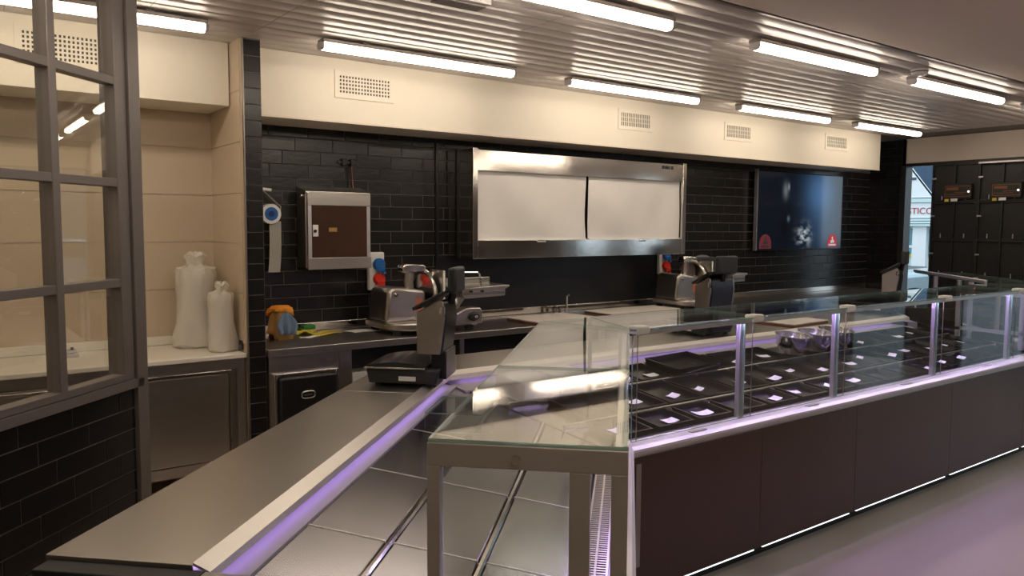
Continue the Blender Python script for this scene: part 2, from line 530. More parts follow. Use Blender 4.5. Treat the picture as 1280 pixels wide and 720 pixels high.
# ------------------------------------------------------------------ ceiling lamps
LZ = 2.655
def lamp(x0, x1, y, label, grp):
    t = thing('ceiling_lamp', label, 'ceiling lamp', ((x0 + x1) / 2, y, LZ), 0, grp)
    l = x1 - x0
    pr = [(-0.029, 0.045), (-0.031, 0.028), (-0.026, 0.012), (-0.014, 0.005), (0.014, 0.005), (0.026, 0.012), (0.031, 0.028), (0.029, 0.045)]
    MB('local').prism(pr, -l / 2 + 0.012, l / 2 - 0.012, 'x').build('diffuser', 'lamp', t, smooth=True)
    MB('local').box(-l / 2, l / 2, -0.042, 0.042, 0.045, 0.066).build('housing', 'steel_dark', t, bevel=0.004)
    for s in (-1, 1):
        a, b = sorted((s * (l / 2 - 0.012), s * (l / 2 + 0.006)))
        MB('local').prism([(p[0] * 1.08, p[1]) for p in pr], a, b, 'x').build('end_cap', 'alu', t)
        MB('local').box(s * l * 0.3 - 0.02, s * l * 0.3 + 0.02, -0.02, 0.02, 0.066, CEIL - LZ).build('bracket', 'steel_dark', t)
YA, YB = 4.38, 2.86
for (a, b), w in zip(((-2.1, -0.7), (-0.16, 1.225), (1.86, 3.24), (3.73, 5.12), (5.66, 7.02), (7.5, 8.78)),
                     ('deep inside the alcove behind the glazed partition', 'in front of the alcove vent grille', 'in front of the soffit vent nearest the black pillar',
                      'in front of the soffit vent over the roller blinds', 'by the soffit vent between blinds and screen', 'by the soffit end above the dark wall screen')):
    lamp(a, b, YA, 'lit linear ceiling lamp ' + w, 'lamps along the soffit')
for (a, b), w in zip(((-2.0, -0.6), (-0.1, 1.27), (1.76, 3.12), (3.82, 5.1), (5.6, 7.03), (7.5, 8.9)),
                     ('over the partition dwarf wall', 'over the end frame of the case wing', 'over the bend of the display case', 'over the steel bowls in the case',
                      'beside the smoke detector', 'towards the black display cabinets')):
    lamp(a, b, YB, 'lit linear ceiling lamp by the plaster edge ' + w, 'lamps over the display case')
for a, b in ((0.2, 1.6), (3.4, 4.8), (6.6, 8.0)):  # unseen lamp rows, added to brighten plaster ceiling, floor and front panels
  for yy in (0.5, -1.5):
    lamp(a, b, yy, 'lit linear ceiling lamp added out of view on the plaster field over the customer area', 'added unseen lamps over the customer area')
t = thing('smoke_detector', 'round white smoke detector on the slatted ceiling beside a lamp', 'smoke detector', (5.50, 2.76, CEIL))
MB('local').lathe([(0.055, 0.0), (0.055, -0.02), (0.045, -0.035), (0.02, -0.042), (0.0, -0.042)][::-1], n=20).build('body', 'white', t, smooth=True)
MB('local').lathe([(0.057, -0.012), (0.057, -0.018), (0.050, -0.018), (0.050, -0.012)], n=20).build('vent_slot', 'black', t)
t = thing('emergency_light', 'small grey box fitting on the slatted ceiling between lamp rows', 'emergency light', (2.06, 3.22, CEIL))
MB('local').box(-0.15, 0.15, -0.06, 0.06, -0.035, 0).build('housing', 'alu', t, bevel=0.006)
MB('local').box(-0.13, 0.13, -0.045, 0.045, -0.045, -0.035).build('cover', 'frame_grey', t, bevel=0.004)

# ------------------------------------------------------------------ soffit vents
def vent(x0, x1, z0, z1, label, grid):
    t = thing('air_vent', label, 'air vent', ((x0 + x1) / 2, SOF_Y, z0), 0, None)
    w, h = (x1 - x0) / 2, z1 - z0
    fr = MB('local')
    b = 0.03
    fr.box(-w, w, -0.008, 0, 0, b).box(-w, w, -0.008, 0, h - b, h).box(-w, -w + b, -0.008, 0, b, h - b).box(w - b, w, -0.008, 0, b, h - b)
    fr.build('frame', 'paint', t)
    MB('local').box(-w + b, w - b, -0.0025, 0, b, h - b).build('backing', 'black_matt', t)
    iw, ih = 2 * (w - b), h - 2 * b
    if grid:
        n = max(8, int(iw / 0.021))
        m = max(4, int(ih / 0.021))
        for k in range(m + 1):
            zz = b + ih * k / m
            MB('local').box(-w + b, w - b, -0.007, -0.0022, zz - 0.005, zz + 0.005).build('grille_bar', 'paint', t)
        for k in range(n + 1):
            xx = -w + b + iw * k / n
            MB('local').box(xx - 0.005, xx + 0.005, -0.0068, -0.0022, b, h - b).build('grille_bar', 'paint', t)
    else:
        n = 16
        me = MB('local').box(-0.005, 0.005, -0.007, -0.0022, b, h - b).mesh('slat', 'paint')
        for k in range(n + 1):
            inst(me, 'slat', t, Matrix.Translation((-w + b + iw * k / n, 0, 0)))
        for k in range(1, 3):
            MB('local').box(-w + b, w - b, -0.005, -0.0022, b + ih * k / 3 - 0.003, b + ih * k / 3 + 0.003).build('cross_bar', 'paint', t)
vent(0.40, 0.86, 2.485, 2.69, 'wide perforated vent grille on the soffit inside the alcove', True)
vent(2.17, 2.60, 2.485, 2.665, 'cream perforated vent on soffit beside the black tiled pillar', True)
vent(4.72, 5.13, 2.48, 2.65, 'cream slatted vent on the soffit above the roller blind cabinet', False)
vent(6.11, 6.53, 2.485, 2.655, 'cream slatted vent on soffit between roller blind cabinet and screen', False)
vent(7.79, 8.23, 2.50, 2.67, 'cream slatted vent on the soffit above the dark wall screen', False)

# ------------------------------------------------------------------ display cases
def uv(x, y): return ((x + y) * S2, (y - x) * S2)
def xy(u, v): return ((u - v) * S2, (u + v) * S2)
GZ0, GZ1 = 1.225, 1.233           # top glass
DZ = lambda v: 0.72 + 0.1486 * (v - 0.12)     # wing deck height
DM = lambda y: 0.72 + 0.12 * (y - 2.40)       # main deck height

def pane(mb, name, parent, flat=None, m='glass'):
    """box/slab pane: large faces glass, narrow faces green edge"""
    areas = []
    for f in mb.f:
        p = [mb.v[i] for i in f]
        a = Vector((0, 0, 0))
        for i in range(1, len(p) - 1):
            a += (p[i] - p[0]).cross(p[i + 1] - p[0])
        areas.append(a.length)
    mx = max(areas)
    mb.mi = [0 if a > 0.3 * mx else 1 for a in areas]
    return mb.build(name, [m, 'glass_edge'], parent)

def grille(mb, a0, a1, b0, b1, z, step=0.016, bar=0.007):
    n = int((a1 - a0) / step)
    for i in range(n):
        x = a0 + i * step
        mb.box(x, x + bar, b0, b1, z - 0.004, z)
    mb.box(a0, a1, b0 - 0.006, b0, z - 0.01, z + 0.001)
    mb.box(a0, a1, b1, b1 + 0.006, z - 0.01, z + 0.001)
    mb.box(a0, a1, (b0 + b1) / 2 - 0.003, (b0 + b1) / 2 + 0.003, z - 0.005, z + 0.0005)
    return mb

# ---- wing case
U0 = 1.57
wing = wthing('display_case', 'stainless display case wing with empty steel trays and grey end frame', 'display case', 2.4, 0.5, 0.0)
FU, FV = uv(2.30, 2.29)
BU, BV = uv(2.06, 3.70)
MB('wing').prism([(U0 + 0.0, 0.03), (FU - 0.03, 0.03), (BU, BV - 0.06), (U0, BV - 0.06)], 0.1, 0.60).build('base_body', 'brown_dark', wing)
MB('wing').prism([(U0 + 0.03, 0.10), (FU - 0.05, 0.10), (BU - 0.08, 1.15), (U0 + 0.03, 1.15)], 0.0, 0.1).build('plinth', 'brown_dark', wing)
MB('wing').box(U0 - 0.02, FU - 0.01, 0.0, 0.02, 0.1, 0.69).build('front_panel', 'brown', wing)
MB('wing').box(U0 - 0.09, U0 - 0.002, -0.02, 1.306, 0.0, 0.872).build('end_panel', 'brown_dark', wing)
MB('wing').box(U0 - 0.092, U0 - 0.004, -0.022, 0.915, 0.872, 0.888).build('end_cap_rail', 'steel_dark', wing, bevel=0.003)
MB('wing').box(U0 - 0.060, U0 - 0.004, 0.915, 1.295, 0.872, 0.890).build('end_cap_rail', 'black_matt', wing, bevel=0.003)
# sloping deck of steel plates, three rows
rows = [(0.862, 0.642), (0.618, 0.388), (0.364, 0.122)]
mu = lambda v: 3.295 + (v - 0.1) * (3.889 - 3.295) / 0.763          # mitre line
segs = [U0, 2.005, 2.525, 3.045, None]
for (va, vb) in rows:
    for a, b in zip(segs, segs[1:]):
        g = 0.0016
        ua0 = ub0 = a + g
        ua1, ub1 = (mu(va) - g, mu(vb) - g) if b is None else (b - g, b - g)
        if b is None and ub1 < ub0 + 0.02: continue
        MB('wing').slab([(ua0, va, DZ(va)), (ub0, vb, DZ(vb)), (ub1, vb, DZ(vb)), (ua1, va, DZ(va))], 0.012).build('deck_plate', 'steel_deck', wing, bevel=0.003, seg=2)
for (va, vb) in rows:
    for u in segs[1:4]:
        if u + 0.01 > mu(vb): continue
        MB('wing').slab([(u - 0.0022, va, DZ(va) + 0.0015), (u - 0.0022, vb, DZ(vb) + 0.0015), (u + 0.0022, vb, DZ(vb) + 0.0015), (u + 0.0022, va, DZ(va) + 0.0015)], 0.012).build('plate_edge_glint', 'steel_lip', wing)  # raised plate edges; the light they catch is put in as brighter steel
for v in (0.630, 0.376):
    z = DZ(v)
    MB('wing').prism([(v - 0.011, z - 0.02), (v - 0.011, z + 0.001), (v - 0.006, z + 0.007), (v + 0.003, z + 0.007), (v + 0.011, z - 0.004), (v + 0.011, z - 0.02)], U0, mu(v), 'x').build('tray_rail', 'steel_bright', wing)
MB('wing').slab([(U0, 0.862, DZ(0.862) - 0.013), (U0, 0.10, DZ(0.10) - 0.013), (mu(0.10), 0.10, DZ(0.10) - 0.013), (mu(0.862), 0.862, DZ(0.862) - 0.013)], 0.02).build('deck_bed', 'brown_dark', wing)
# stepped back slope, lip and led
ui = uv(2.10, 3.44)[0]
MB('wing').prism([(0.862, 0.80), (0.864, DZ(0.862) + 0.006), (0.915, 0.841), (0.955, 0.845), (0.957, 0.874), (0.965, 0.874), (0.965, 0.80)], U0, ui - 0.02, 'x').build('back_slope', 'slope', wing)
MB('wing').box(U0 + 0.03, ui - 0.05, 0.914, 0.926, 0.871, 0.8745).build('led_strip', 'led_rear', wing)
grille(MB('wing'), U0, FU - 0.08, 0.05, 0.108, 0.728).build('air_grille', 'steel', wing)['kind'] = 'stuff'
MB('wing').box(U0, FU - 0.06, 0.046, 0.114, 0.700, 0.712).build('grille_channel', 'brown_dark', wing)
MB('wing').prism([(-0.030, 0.70), (-0.030, 0.738), (-0.020, 0.748), (0.040, 0.748), (0.044, 0.726), (0.044, 0.70)], U0 - 0.02, FU - 0.005, 'x').build('front_ledge', 'ledge', wing)
# glass over the wing
cu, cv_ = uv(2.175, 2.715)
pane(MB('wing').slab([(1.487, -0.004, GZ1), (2.312, -0.004, GZ1), (2.312, 0.388, GZ1), (1.487, 0.388, GZ1)], 0.008), 'top_glass', wing, m='glass_top')
pane(MB('wing').slab([(2.317, -0.004, GZ1), (uv(2.295, 2.283)[0], -0.004, GZ1), (cu - 0.004, 0.388, GZ1), (2.317, 0.388, GZ1)], 0.008), 'top_glass', wing, m='glass_top')
pane(MB('wing').box(1.52, 2.312, -0.002, 0.006, 0.75, GZ0), 'front_glass', wing)
pane(MB('wing').box(2.317, FU - 0.05, -0.002, 0.006, 0.75, GZ0), 'front_glass', wing)
MB('wing').box(1.52, FU - 0.06, 0.008, 0.020, GZ0 - 0.011, GZ0 - 0.001).box(1.52, FU - 0.06, 0.0075, 0.0095, GZ0 - 0.018, GZ0 - 0.001).box(1.52, FU - 0.06, 0.0195, 0.0215, GZ0 - 0.017, GZ0 - 0.001).build('light_profile', 'alu', wing)
MB('wing').box(1.53, FU - 0.07, 0.010, 0.018, GZ0 - 0.014, GZ0 - 0.011).build('led_strip', 'led', wing)
ef = MB('wing').box(1.484, 1.516, -0.004, 0.390, 1.178, GZ0).build('end_frame', 'end_frame', wing, bevel=0.002)
for (a, b) in ((0.364, 0.390), (-0.004, 0.028), (0.068, 0.108)):
    MB('wing').box(1.484, 1.516, a, b, 0.888, 1.178).build('frame_post', 'end_frame', ef, bevel=0.0015)
MB('wing').cyl((1.484, 0.212, 1.200), (1.474, 0.212, 1.200), 0.0085, n=20).build('frame_bolt', 'steel', ef, smooth=True)
pane(MB('wing').box(1.497, 1.503, 0.110, 0.362, 0.89, 1.178), 'end_glass', wing)

# ---- main case
X0, X1 = 2.30, 6.78
FY = 2.277
main = thing('display_case', 'long glass fronted display case with brown panels and violet light', 'display case', (4.4, 2.9, 0.0))
mx_ = lambda y: 2.26 + (y - 2.40) * (2.14 - 2.26) / 0.96
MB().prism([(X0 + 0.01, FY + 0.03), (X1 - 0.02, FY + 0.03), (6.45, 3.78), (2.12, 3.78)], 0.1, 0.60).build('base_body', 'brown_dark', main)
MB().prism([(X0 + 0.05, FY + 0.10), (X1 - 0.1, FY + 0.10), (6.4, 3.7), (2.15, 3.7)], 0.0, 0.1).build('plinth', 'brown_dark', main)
joints = [X0 + 0.025, 3.19, 4.03, 5.127, 6.223, X1]
for a, b in zip(joints, joints[1:]):
    MB().box(a + 0.001, b - 0.001, FY, FY + 0.02, 0.1, 0.688).build('front_panel', 'brown', main, bevel=0.001, seg=1)
    MB().box(a + 0.035, b - 0.035, FY + 0.004, FY + 0.016, 0.091, 0.0995).build('plinth_light', 'led_white', main)
MB().box(X0 - 0.006, X0 + 0.023, FY + 0.0, FY + 0.03, 0.1, 0.688).build('corner_profile', 'alu', main, bevel=0.003)
MB().box(X0 + 0.03, X0 + 0.06, FY - 0.006, FY - 0.0005, 0.22, 0.665).build('corner_plate', 'steel_dark', main)
MB().prism([(FY + 0.008, 0.688), (FY + 0.008, 0.702), (FY - 0.012, 0.708), (FY - 0.016, 0.728), (FY + 0.004, 0.732), (FY + 0.03, 0.732), (FY + 0.03, 0.688)], X0 - 0.02, X1, 'x').build('bumper_profile', 'alu', main)
MB().prism([(FY - 0.030, 0.726), (FY - 0.030, 0.736), (FY - 0.012, 0.746), (FY + 0.0, 0.748), (FY + 0.060, 0.748), (FY + 0.064, 0.728), (FY + 0.03, 0.728)], X0 - 0.02, X1, 'x').build('front_ledge', 'ledge', main)
for x in (2.72, 3.60, 4.55, 5.60):
    MB().prism([(x - 0.05, FY - 0.008), (x + 0.05, FY - 0.008), (x + 0.05, FY + 0.012), (x - 0.05, FY + 0.012)], 0.7485, 0.7525).build('ledge_clip', 'alu', main)
grille(MB(), X0 + 0.02, 6.7, FY + 0.066, FY + 0.118, 0.730).build('air_grille', 'steel', main)['kind'] = 'stuff'
MB().box(X0 + 0.02, 6.7, FY + 0.062, FY + 0.122, 0.700, 0.712).build('grille_channel', 'brown_dark', main)
mrows = [(2.405, 2.615), (2.63, 2.965), (2.98, 3.262)]
msegs = [None, 3.19, 4.03, 5.127, 6.223, 6.58]
for (ya, yb) in mrows:
    for a, b in zip(msegs, msegs[1:]):
        g = 0.0016
        xa0, xb0 = (mx_(ya) + g, mx_(yb) + g) if a is None else (a + g, a + g)
        MB().slab([(xa0, ya, DM(ya)), (b - g, ya, DM(ya)), (b - g, yb, DM(yb)), (xb0, yb, DM(yb))], 0.012).build('deck_plate', 'steel_deck', main)
for y in (2.6225, 2.9725):
    z = DM(y)
    MB().prism([(y - 0.007, z - 0.02), (y - 0.007, z + 0.002), (y - 0.003, z + 0.004), (y - 0.003, z + 0.026), (y + 0.003, z + 0.028), (y + 0.007, z + 0.024), (y + 0.007, z - 0.02)], mx_(y), 6.58, 'x').build('tray_rail', 'steel', main)
MB().slab([(2.26, 2.40, DM(2.40) - 0.013), (6.58, 2.40, DM(2.40) - 0.013), (6.58, 3.27, DM(3.27) - 0.013), (2.15, 3.27, DM(3.27) - 0.013)], 0.02).build('deck_bed', 'brown_dark', main)
MB().prism([(3.262, 0.80), (3.264, DM(3.262) + 0.006), (3.40, 0.838), (3.450, 0.843), (3.452, 0.874), (3.46, 0.874), (3.46, 0.80)], 2.13, 6.60, 'x').build('back_slope', 'slope', main)
MB().box(2.2, 6.55, 3.414, 3.426, 0.871, 0.8745).build('led_strip', 'led_rear', main)
posts = [2.305, 3.075, 3.875, 4.965, 6.025]
for i, x in enumerate(posts):
    MB().box(x - 0.021, x + 0.021, FY + 0.042, FY + 0.066, 0.738, GZ0).build('glass_post', 'alu', main, bevel=0.003)
    MB().prism([(FY - 0.008, GZ1 + 0.001), (FY - 0.010, GZ1 - 0.010), (FY - 0.004, GZ1 - 0.024), (FY + 0.044, GZ1 - 0.024), (FY + 0.050, GZ1 + 0.001), (FY + 0.046, GZ1 + 0.010), (FY - 0.004, GZ1 + 0.010)], x + 0.018, x + 0.088, 'x').build('glass_clamp', 'white', main, bevel=0.003)
    MB().cyl((x + 0.056, FY + 0.030, GZ1 - 0.024), (x + 0.056, FY + 0.030, 0.75), 0.0022, n=6).build('glass_seal', 'steel_dark', main)
MB().cyl((X0 - 0.03, FY + 0.03, 1.025), (X0 + 0.012, FY + 0.03, 1.020), 0.012, n=14).build('glass_hinge', 'alu', main, smooth=True)
gx = [2.335, 3.075, 3.875, 4.965, 6.025, 6.76]
for a, b in zip(gx, gx[1:]):
    pane(MB().box(a + 0.002, b - 0.002, FY + 0.032, FY + 0.040, 0.75, GZ0), 'front_glass', main)
pane(MB().slab([(2.300, FY, GZ1), (2.455, 2.715, GZ1), (2.180, 2.715, GZ1)], 0.008), 'top_glass', main, m='glass_top')
tx = [None, 3.19, 4.03, 5.127, 6.1]
for a, b in zip(tx, tx[1:]):
    if a is None:
        p = [(2.306, FY, GZ1), (b - 0.002, FY, GZ1), (b - 0.002, 2.715, GZ1), (2.461, 2.715, GZ1)]
    else:
        p = [(a + 0.002, FY, GZ1), (b - 0.002, FY, GZ1), (b - 0.002, 2.715, GZ1), (a + 0.002, 2.715, GZ1)]
    pane(MB().slab(p, 0.008), 'top_glass', main, m='glass_top')
pane(MB().slab([(6.102, FY, GZ1), (X1 - 0.004, FY, GZ1), (6.596, 2.715, GZ1), (6.102, 2.715, GZ1)], 0.008), 'top_glass', main, m='glass_top')
MB().box(X0 + 0.03, 6.74, FY + 0.010, FY + 0.028, GZ0 - 0.011, GZ0 - 0.001).box(X0 + 0.03, 6.74, FY + 0.008, FY + 0.010, GZ0 - 0.020, GZ0 - 0.001).build('light_profile', 'alu', main)
MB().box(X0 + 0.04, 6.73, FY + 0.014, FY + 0.026, GZ0 - 0.014, GZ0 - 0.011).build('led_strip', 'led_ledge', main)
MB().box(X0 + 0.04, 6.73, FY + 0.068, FY + 0.084, GZ0 - 0.010, GZ0 - 0.001).box(X0 + 0.04, 6.73, FY + 0.066, FY + 0.068, GZ0 - 0.020, GZ0 - 0.001).box(X0 + 0.04, 6.73, FY + 0.084, FY + 0.086, GZ0 - 0.018, GZ0 - 0.001).build('light_profile', 'alu', main)
MB().box(X0 + 0.05, 6.72, FY + 0.070, FY + 0.082, GZ0 - 0.013, GZ0 - 0.010).build('led_strip', 'led', main)
MB().box(2.448, 2.462, 2.70, 2.712, 0.76, GZ0).build('rear_support', 'black', main)
# framed glass divider at the far end
dv = MB().box(6.515, 6.545, 2.405, 2.90, 0.86, 0.885).build('divider_rail', 'alu', main)
for y in (2.43, 2.885):
    MB().box(6.515, 6.545, y - 0.015, y + 0.015, 0.75, 1.17).build('divider_post', 'alu', dv)
MB().box(6.515, 6.545, 2.445, 2.87, 1.145, 1.17).build('divider_rail', 'alu', dv)
pane(MB().box(6.526, 6.534, 2.445, 2.87, 0.885, 1.145), 'divider_glass', main)

# ---- far case, turning away at 45 degrees beyond the main run
T0 = Matrix.Translation((X1, FY, 0)) @ Matrix.Rotation(R(45), 4, 'Z')
far = thing('display_case', 'far display case section turning away beyond the long brown case', 'display case', (X1, FY, 0), R(45))
LEN = 1.75
L = 'local'
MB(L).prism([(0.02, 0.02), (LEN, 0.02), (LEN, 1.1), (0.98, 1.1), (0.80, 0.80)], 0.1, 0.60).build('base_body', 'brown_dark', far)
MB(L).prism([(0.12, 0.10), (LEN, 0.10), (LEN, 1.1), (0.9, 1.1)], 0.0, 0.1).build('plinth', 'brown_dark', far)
MB(L).box(0.01, LEN, 0.0, 0.02, 0.1, 0.688).build('front_panel', 'brown', far)
MB(L).box(0.0, LEN, -0.016, 0.03, 0.69, 0.732).build('bumper_profile', 'alu', far, bevel=0.003)
MB(L).box(0.0, LEN, -0.012, 0.06, 0.732, 0.748).build('front_ledge', 'ledge', far, bevel=0.003)
MB(L).slab([(0.12, 0.12, 0.72), (LEN, 0.12, 0.72), (LEN, 0.72, 0.81), (0.62, 0.72, 0.81)], 0.02).build('deck_plate', 'steel_deck', far)
MB(L).box(0.80, LEN, 0.72, 0.798, 0.79, 0.845).build('back_slope', 'slope', far)
MB(L).box(0.86, LEN - 0.02, 0.790, 0.799, 0.862, 0.872).build('led_strip', 'led_rear', far)
pane(MB(L).slab([(0.004, 0.0, GZ1), (LEN, 0.0, GZ1), (LEN, 0.44, GZ1), (0.19, 0.44, GZ1)], 0.008), 'top_glass', far, m='glass_top')
MB(L).box(0.19, LEN, 0.430, 0.455, GZ1 + 0.0, GZ1 + 0.024).build('rear_rail', 'alu', far, bevel=0.005)
for u in (0.04, 0.90, LEN - 0.03):
    MB(L).box(u - 0.02, u + 0.02, 0.03, 0.06, 0.748, GZ0).build('glass_post', 'alu', far)
for u in (0.45, 1.2):
    MB(L).box(u - 0.015, u + 0.015, 0.43, 0.46, 0.76, GZ0).build('rear_post', 'alu', far)
pane(MB(L).box(0.05, LEN, 0.008, 0.016, 0.75, GZ0), 'front_glass', far)
MB(L).box(LEN, LEN + 0.04, -0.02, 1.3, 0.0, 0.88).build('end_panel', 'brown_dark', far)
MB(L).box(0.5, 0.545, 0.410, 0.424, GZ0 - 0.075, GZ0 - 0.035).build('switch_box', 'white', far)
MB(L).box(0.455, 0.475, 0.412, 0.424, GZ0 - 0.062, GZ0 - 0.042).build('indicator', 'led_red', far)

# ---- continuous stainless worktop behind the cases
work = thing('serving_worktop', 'stainless steel serving worktop running behind the display cases', 'worktop', (2.05, 3.6, 0.86))
def xyz(u, v, z): return (*xy(u, v), z)
ic, oc = (2.105, 3.44), (2.02, 3.87)
def far_xy(u, v): p = T0 @ Vector((u, v, 0)); return (p.x, p.y)
ic2, oc2 = (6.812, 3.44), (6.676, 3.87)
WT, WB = 0.900, 0.874
MB().slab([xyz(U0 - 0.003, 0.945, WT), (*xy(3.395, 0.945), WT), (*xy(3.395, 1.306), WT), xyz(U0 - 0.003, 1.306, WT)], WT - WB).build('top_sheet', 'steel_top', work, bevel=0.002)
MB().slab([(*xy(3.398, 0.945), WT), (*ic, WT), (*oc, WT), (*xy(3.398, 1.306), WT)], WT - WB).build('top_sheet', 'steel_top', work, bevel=0.002)
MB().slab([(*ic, WT), (4.1, 3.44, WT), (4.1, 3.87, WT), (*oc, WT)], WT - WB).build('top_sheet', 'steel_top', work, bevel=0.002)
MB().slab([(4.103, 3.44, WT), (*ic2, WT), (*oc2, WT), (4.103, 3.87, WT)], WT - WB).build('top_sheet', 'steel_top', work, bevel=0.002)
MB().slab([(*ic2, WT), (*far_xy(LEN, 0.80), WT), (*far_xy(LEN, 1.20), WT), (*oc2, WT)], WT - WB).build('top_sheet', 'steel_top', work, bevel=0.002)
MB('wing').prism([(0.946, 0.904), (0.905, 0.886), (0.903, 0.866), (0.908, 0.866), (0.910, 0.882), (0.946, 0.897)], U0, uv(*ic)[0] - 0.012, 'x').build('inner_lip', 'steel_lip', work)
MB().prism([(3.441, 0.904), (3.405, 0.886), (3.403, 0.862), (3.408, 0.862), (3.410, 0.882), (3.441, 0.897)], 2.112, 6.80, 'x').build('inner_lip', 'white_top', work)
MB('wing').box(U0, 4.1, 1.25, 1.29, 0.05, WB - 0.001).build('service_skirt', 'steel_dark', work)
MB().box(2.03, 6.5, 3.82, 3.86, 0.05, WB - 0.001).build('service_skirt', 'steel_dark', work)

# ------------------------------------------------------------------ trays, tags and bowls in the main case
SL_A = math.atan(0.12)
def tray_mesh(w, d, h=0.030):
    m = MB('local')
    t = 0.004
    def ring(sx, sy, z): return [(-sx, -sy, z), (sx, -sy, z), (sx, sy, z), (-sx, sy, z)]
    L_ = [ring(w / 2 - 0.012, d / 2 - 0.012, 0), ring(w / 2 - 0.004, d / 2 - 0.004, h - 0.004), ring(w / 2, d / 2, h - 0.002), ring(w / 2, d / 2, h),
          ring(w / 2 - 0.010, d / 2 - 0.010, h), ring(w / 2 - 0.018, d / 2 - 0.018, 0.006)]
    vs_ = [p for r in L_ for p in r]
    fs = [(3, 2, 1, 0), (20, 21, 22, 23)]
    for k in range(5):
        for i in range(4):
            j = (i + 1) % 4
            fs.append((k * 4 + i, k * 4 + j, (k + 1) * 4 + j, (k + 1) * 4 + i))
    return m.add(vs_, fs)
def card_mesh(w, d, curl):
    m = MB('local')
    n = 5
    vs_ = []
    for i in range(n + 1):
        x = -w / 2 + w * i / n
        z = curl * (2 * i / n - 1) ** 2
        for y in (-d / 2, d / 2):
            for dz in (0, 0.0012):
                vs_.append((x, y, z + dz))
    fs = []
    for i in range(n):
        a, b = i * 4, i * 4 + 4
        fs += [(a, a + 2, b + 2, b), (a + 1, b + 1, b + 3, a + 3), (a, b, b + 1, a + 1), (a + 2, a + 3, b + 3, b + 2)]
    fs += [(0, 1, 3, 2), (n * 4, n * 4 + 2, n * 4 + 3, n * 4 + 1)]
    return m.add(vs_, fs)
tray_me = [tray_mesh(0.236, 0.190).mesh('tray', 'tray'), tray_mesh(0.256, 0.310).mesh('tray', 'tray'), tray_mesh(0.256, 0.262).mesh('tray', 'tray')]
card_me = [card_mesh(0.085, 0.05, 0.004).mesh('price_card', 'card', True), card_mesh(0.07, 0.042, 0.010).mesh('price_card', 'card', True),
           card_mesh(0.11, 0.05, 0.008).mesh('price_card', 'card', True), card_mesh(0.10, 0.055, 0.006).mesh('price_card', 'card_blue', True)]
rnd = random.Random(3)
rowname = ['front row beside the glass', 'middle row', 'back row below the worktop']
def deck_obj(me, name, x, y, dz, rz, label, cat, grp):
    o = bpy.data.objects.new(name, me)
    C.objects.link(o)
    o.matrix_basis = Matrix.Translation((x, y, DM(y) + dz)) @ Matrix.Rotation(SL_A, 4, 'X') @ Matrix.Rotation(rz, 4, 'Z')
    return tag(o, label, cat, grp)
bowl_x = (4.63, 4.885, 5.140)
k = 0
for r, yc in enumerate((2.510, 2.797, 3.121)):
    x = 2.46 if r == 0 else 2.52
    if r == 2: x = 2.95
    while x < 6.40:
        skip = (r == 2 and 4.40 < x < 5.35)
        if not skip:
            deck_obj(tray_me[r], 'tray', x, yc, 0.001, 0, 'black shallow tray in the %s of the long display case' % rowname[r], 'tray', 'black trays in the %s' % rowname[r])
            if rnd.random() < 0.85:
                ci = rnd.choice((0, 0, 1, 2))
                if r == 0 and 4.9 < x < 5.2: ci = 3
                lab = 'white price card lying in a black tray of the %s' % rowname[r]
                if ci == 3: lab = 'pale blue price card lying in a front black tray'
                deck_obj(card_me[ci], 'price_card', x + rnd.uniform(-0.05, 0.05), yc + rnd.uniform(-0.05, 0.03), 0.0085, rnd.uniform(-0.5, 0.5), lab, 'price card',
                         None if ci == 3 else 'price cards in the %s' % rowname[r])
                if ci == 3: k += 1
        x += 0.277
for bx, w in zip(bowl_x, ('beside the cutting board', 'between two other bowls', 'beside the bare black trays')):
    b = MB('local')
    b.lathe([(0.0, 0.0), (0.045, 0.0), (0.078, 0.014), (0.103, 0.060), (0.114, 0.128), (0.121, 0.132), (0.121, 0.136), (0.112, 0.135),
             (0.100, 0.062), (0.075, 0.019), (0.044, 0.004), (0.0, 0.004)], n=32)
    o = b.build('steel_bowl', 'steel_bowl', None, smooth=True)
    o.matrix_basis = Matrix.Translation((bx, 3.10, DM(3.10) + 0.002)) @ Matrix.Rotation(SL_A, 4, 'X')
    tag(o, 'round stainless mixing bowl on the case deck ' + w, 'bowl', 'steel bowls in the case')
# black tray standing on the other trays near the bend
o = deck_obj(tray_mesh(0.40, 0.26, 0.035).mesh('tray', 'tray'), 'tray', 3.55, 3.10, 0.034, 0.06, 'larger black tray stacked on top of the back row trays', 'tray', None)
# two upturned white tubs at the bend
for xa, w in ((2.40, 'touching the case bend'), (2.648, 'touching the black back row trays')):
    t = thing('white_tub', 'upturned white plastic tub on the steel deck ' + w, 'tub', (xa, 3.11, DM(2.99) + 0.008), 0.0)
    m = MB('local')
    m.hexa([(-0.117, -0.13, 0), (0.117, -0.13, 0), (0.117, 0.13, 0.016), (-0.117, 0.13, 0.016)], [(-0.108, -0.118, 0.092), (0.108, -0.118, 0.092), (0.108, 0.118, 0.108), (-0.108, 0.118, 0.108)])
    m.build('shell', 'white', t, bevel=0.006)
    m = MB('local')
    m.hexa([(-0.121, -0.134, -0.002), (0.121, -0.134, -0.002), (0.121, 0.134, 0.014), (-0.121, 0.134, 0.014)], [(-0.121, -0.134, 0.006), (0.121, -0.134, 0.006), (0.121, 0.134, 0.022), (-0.121, 0.134, 0.022)])
    m.build('rim', 'white', t, bevel=0.002)
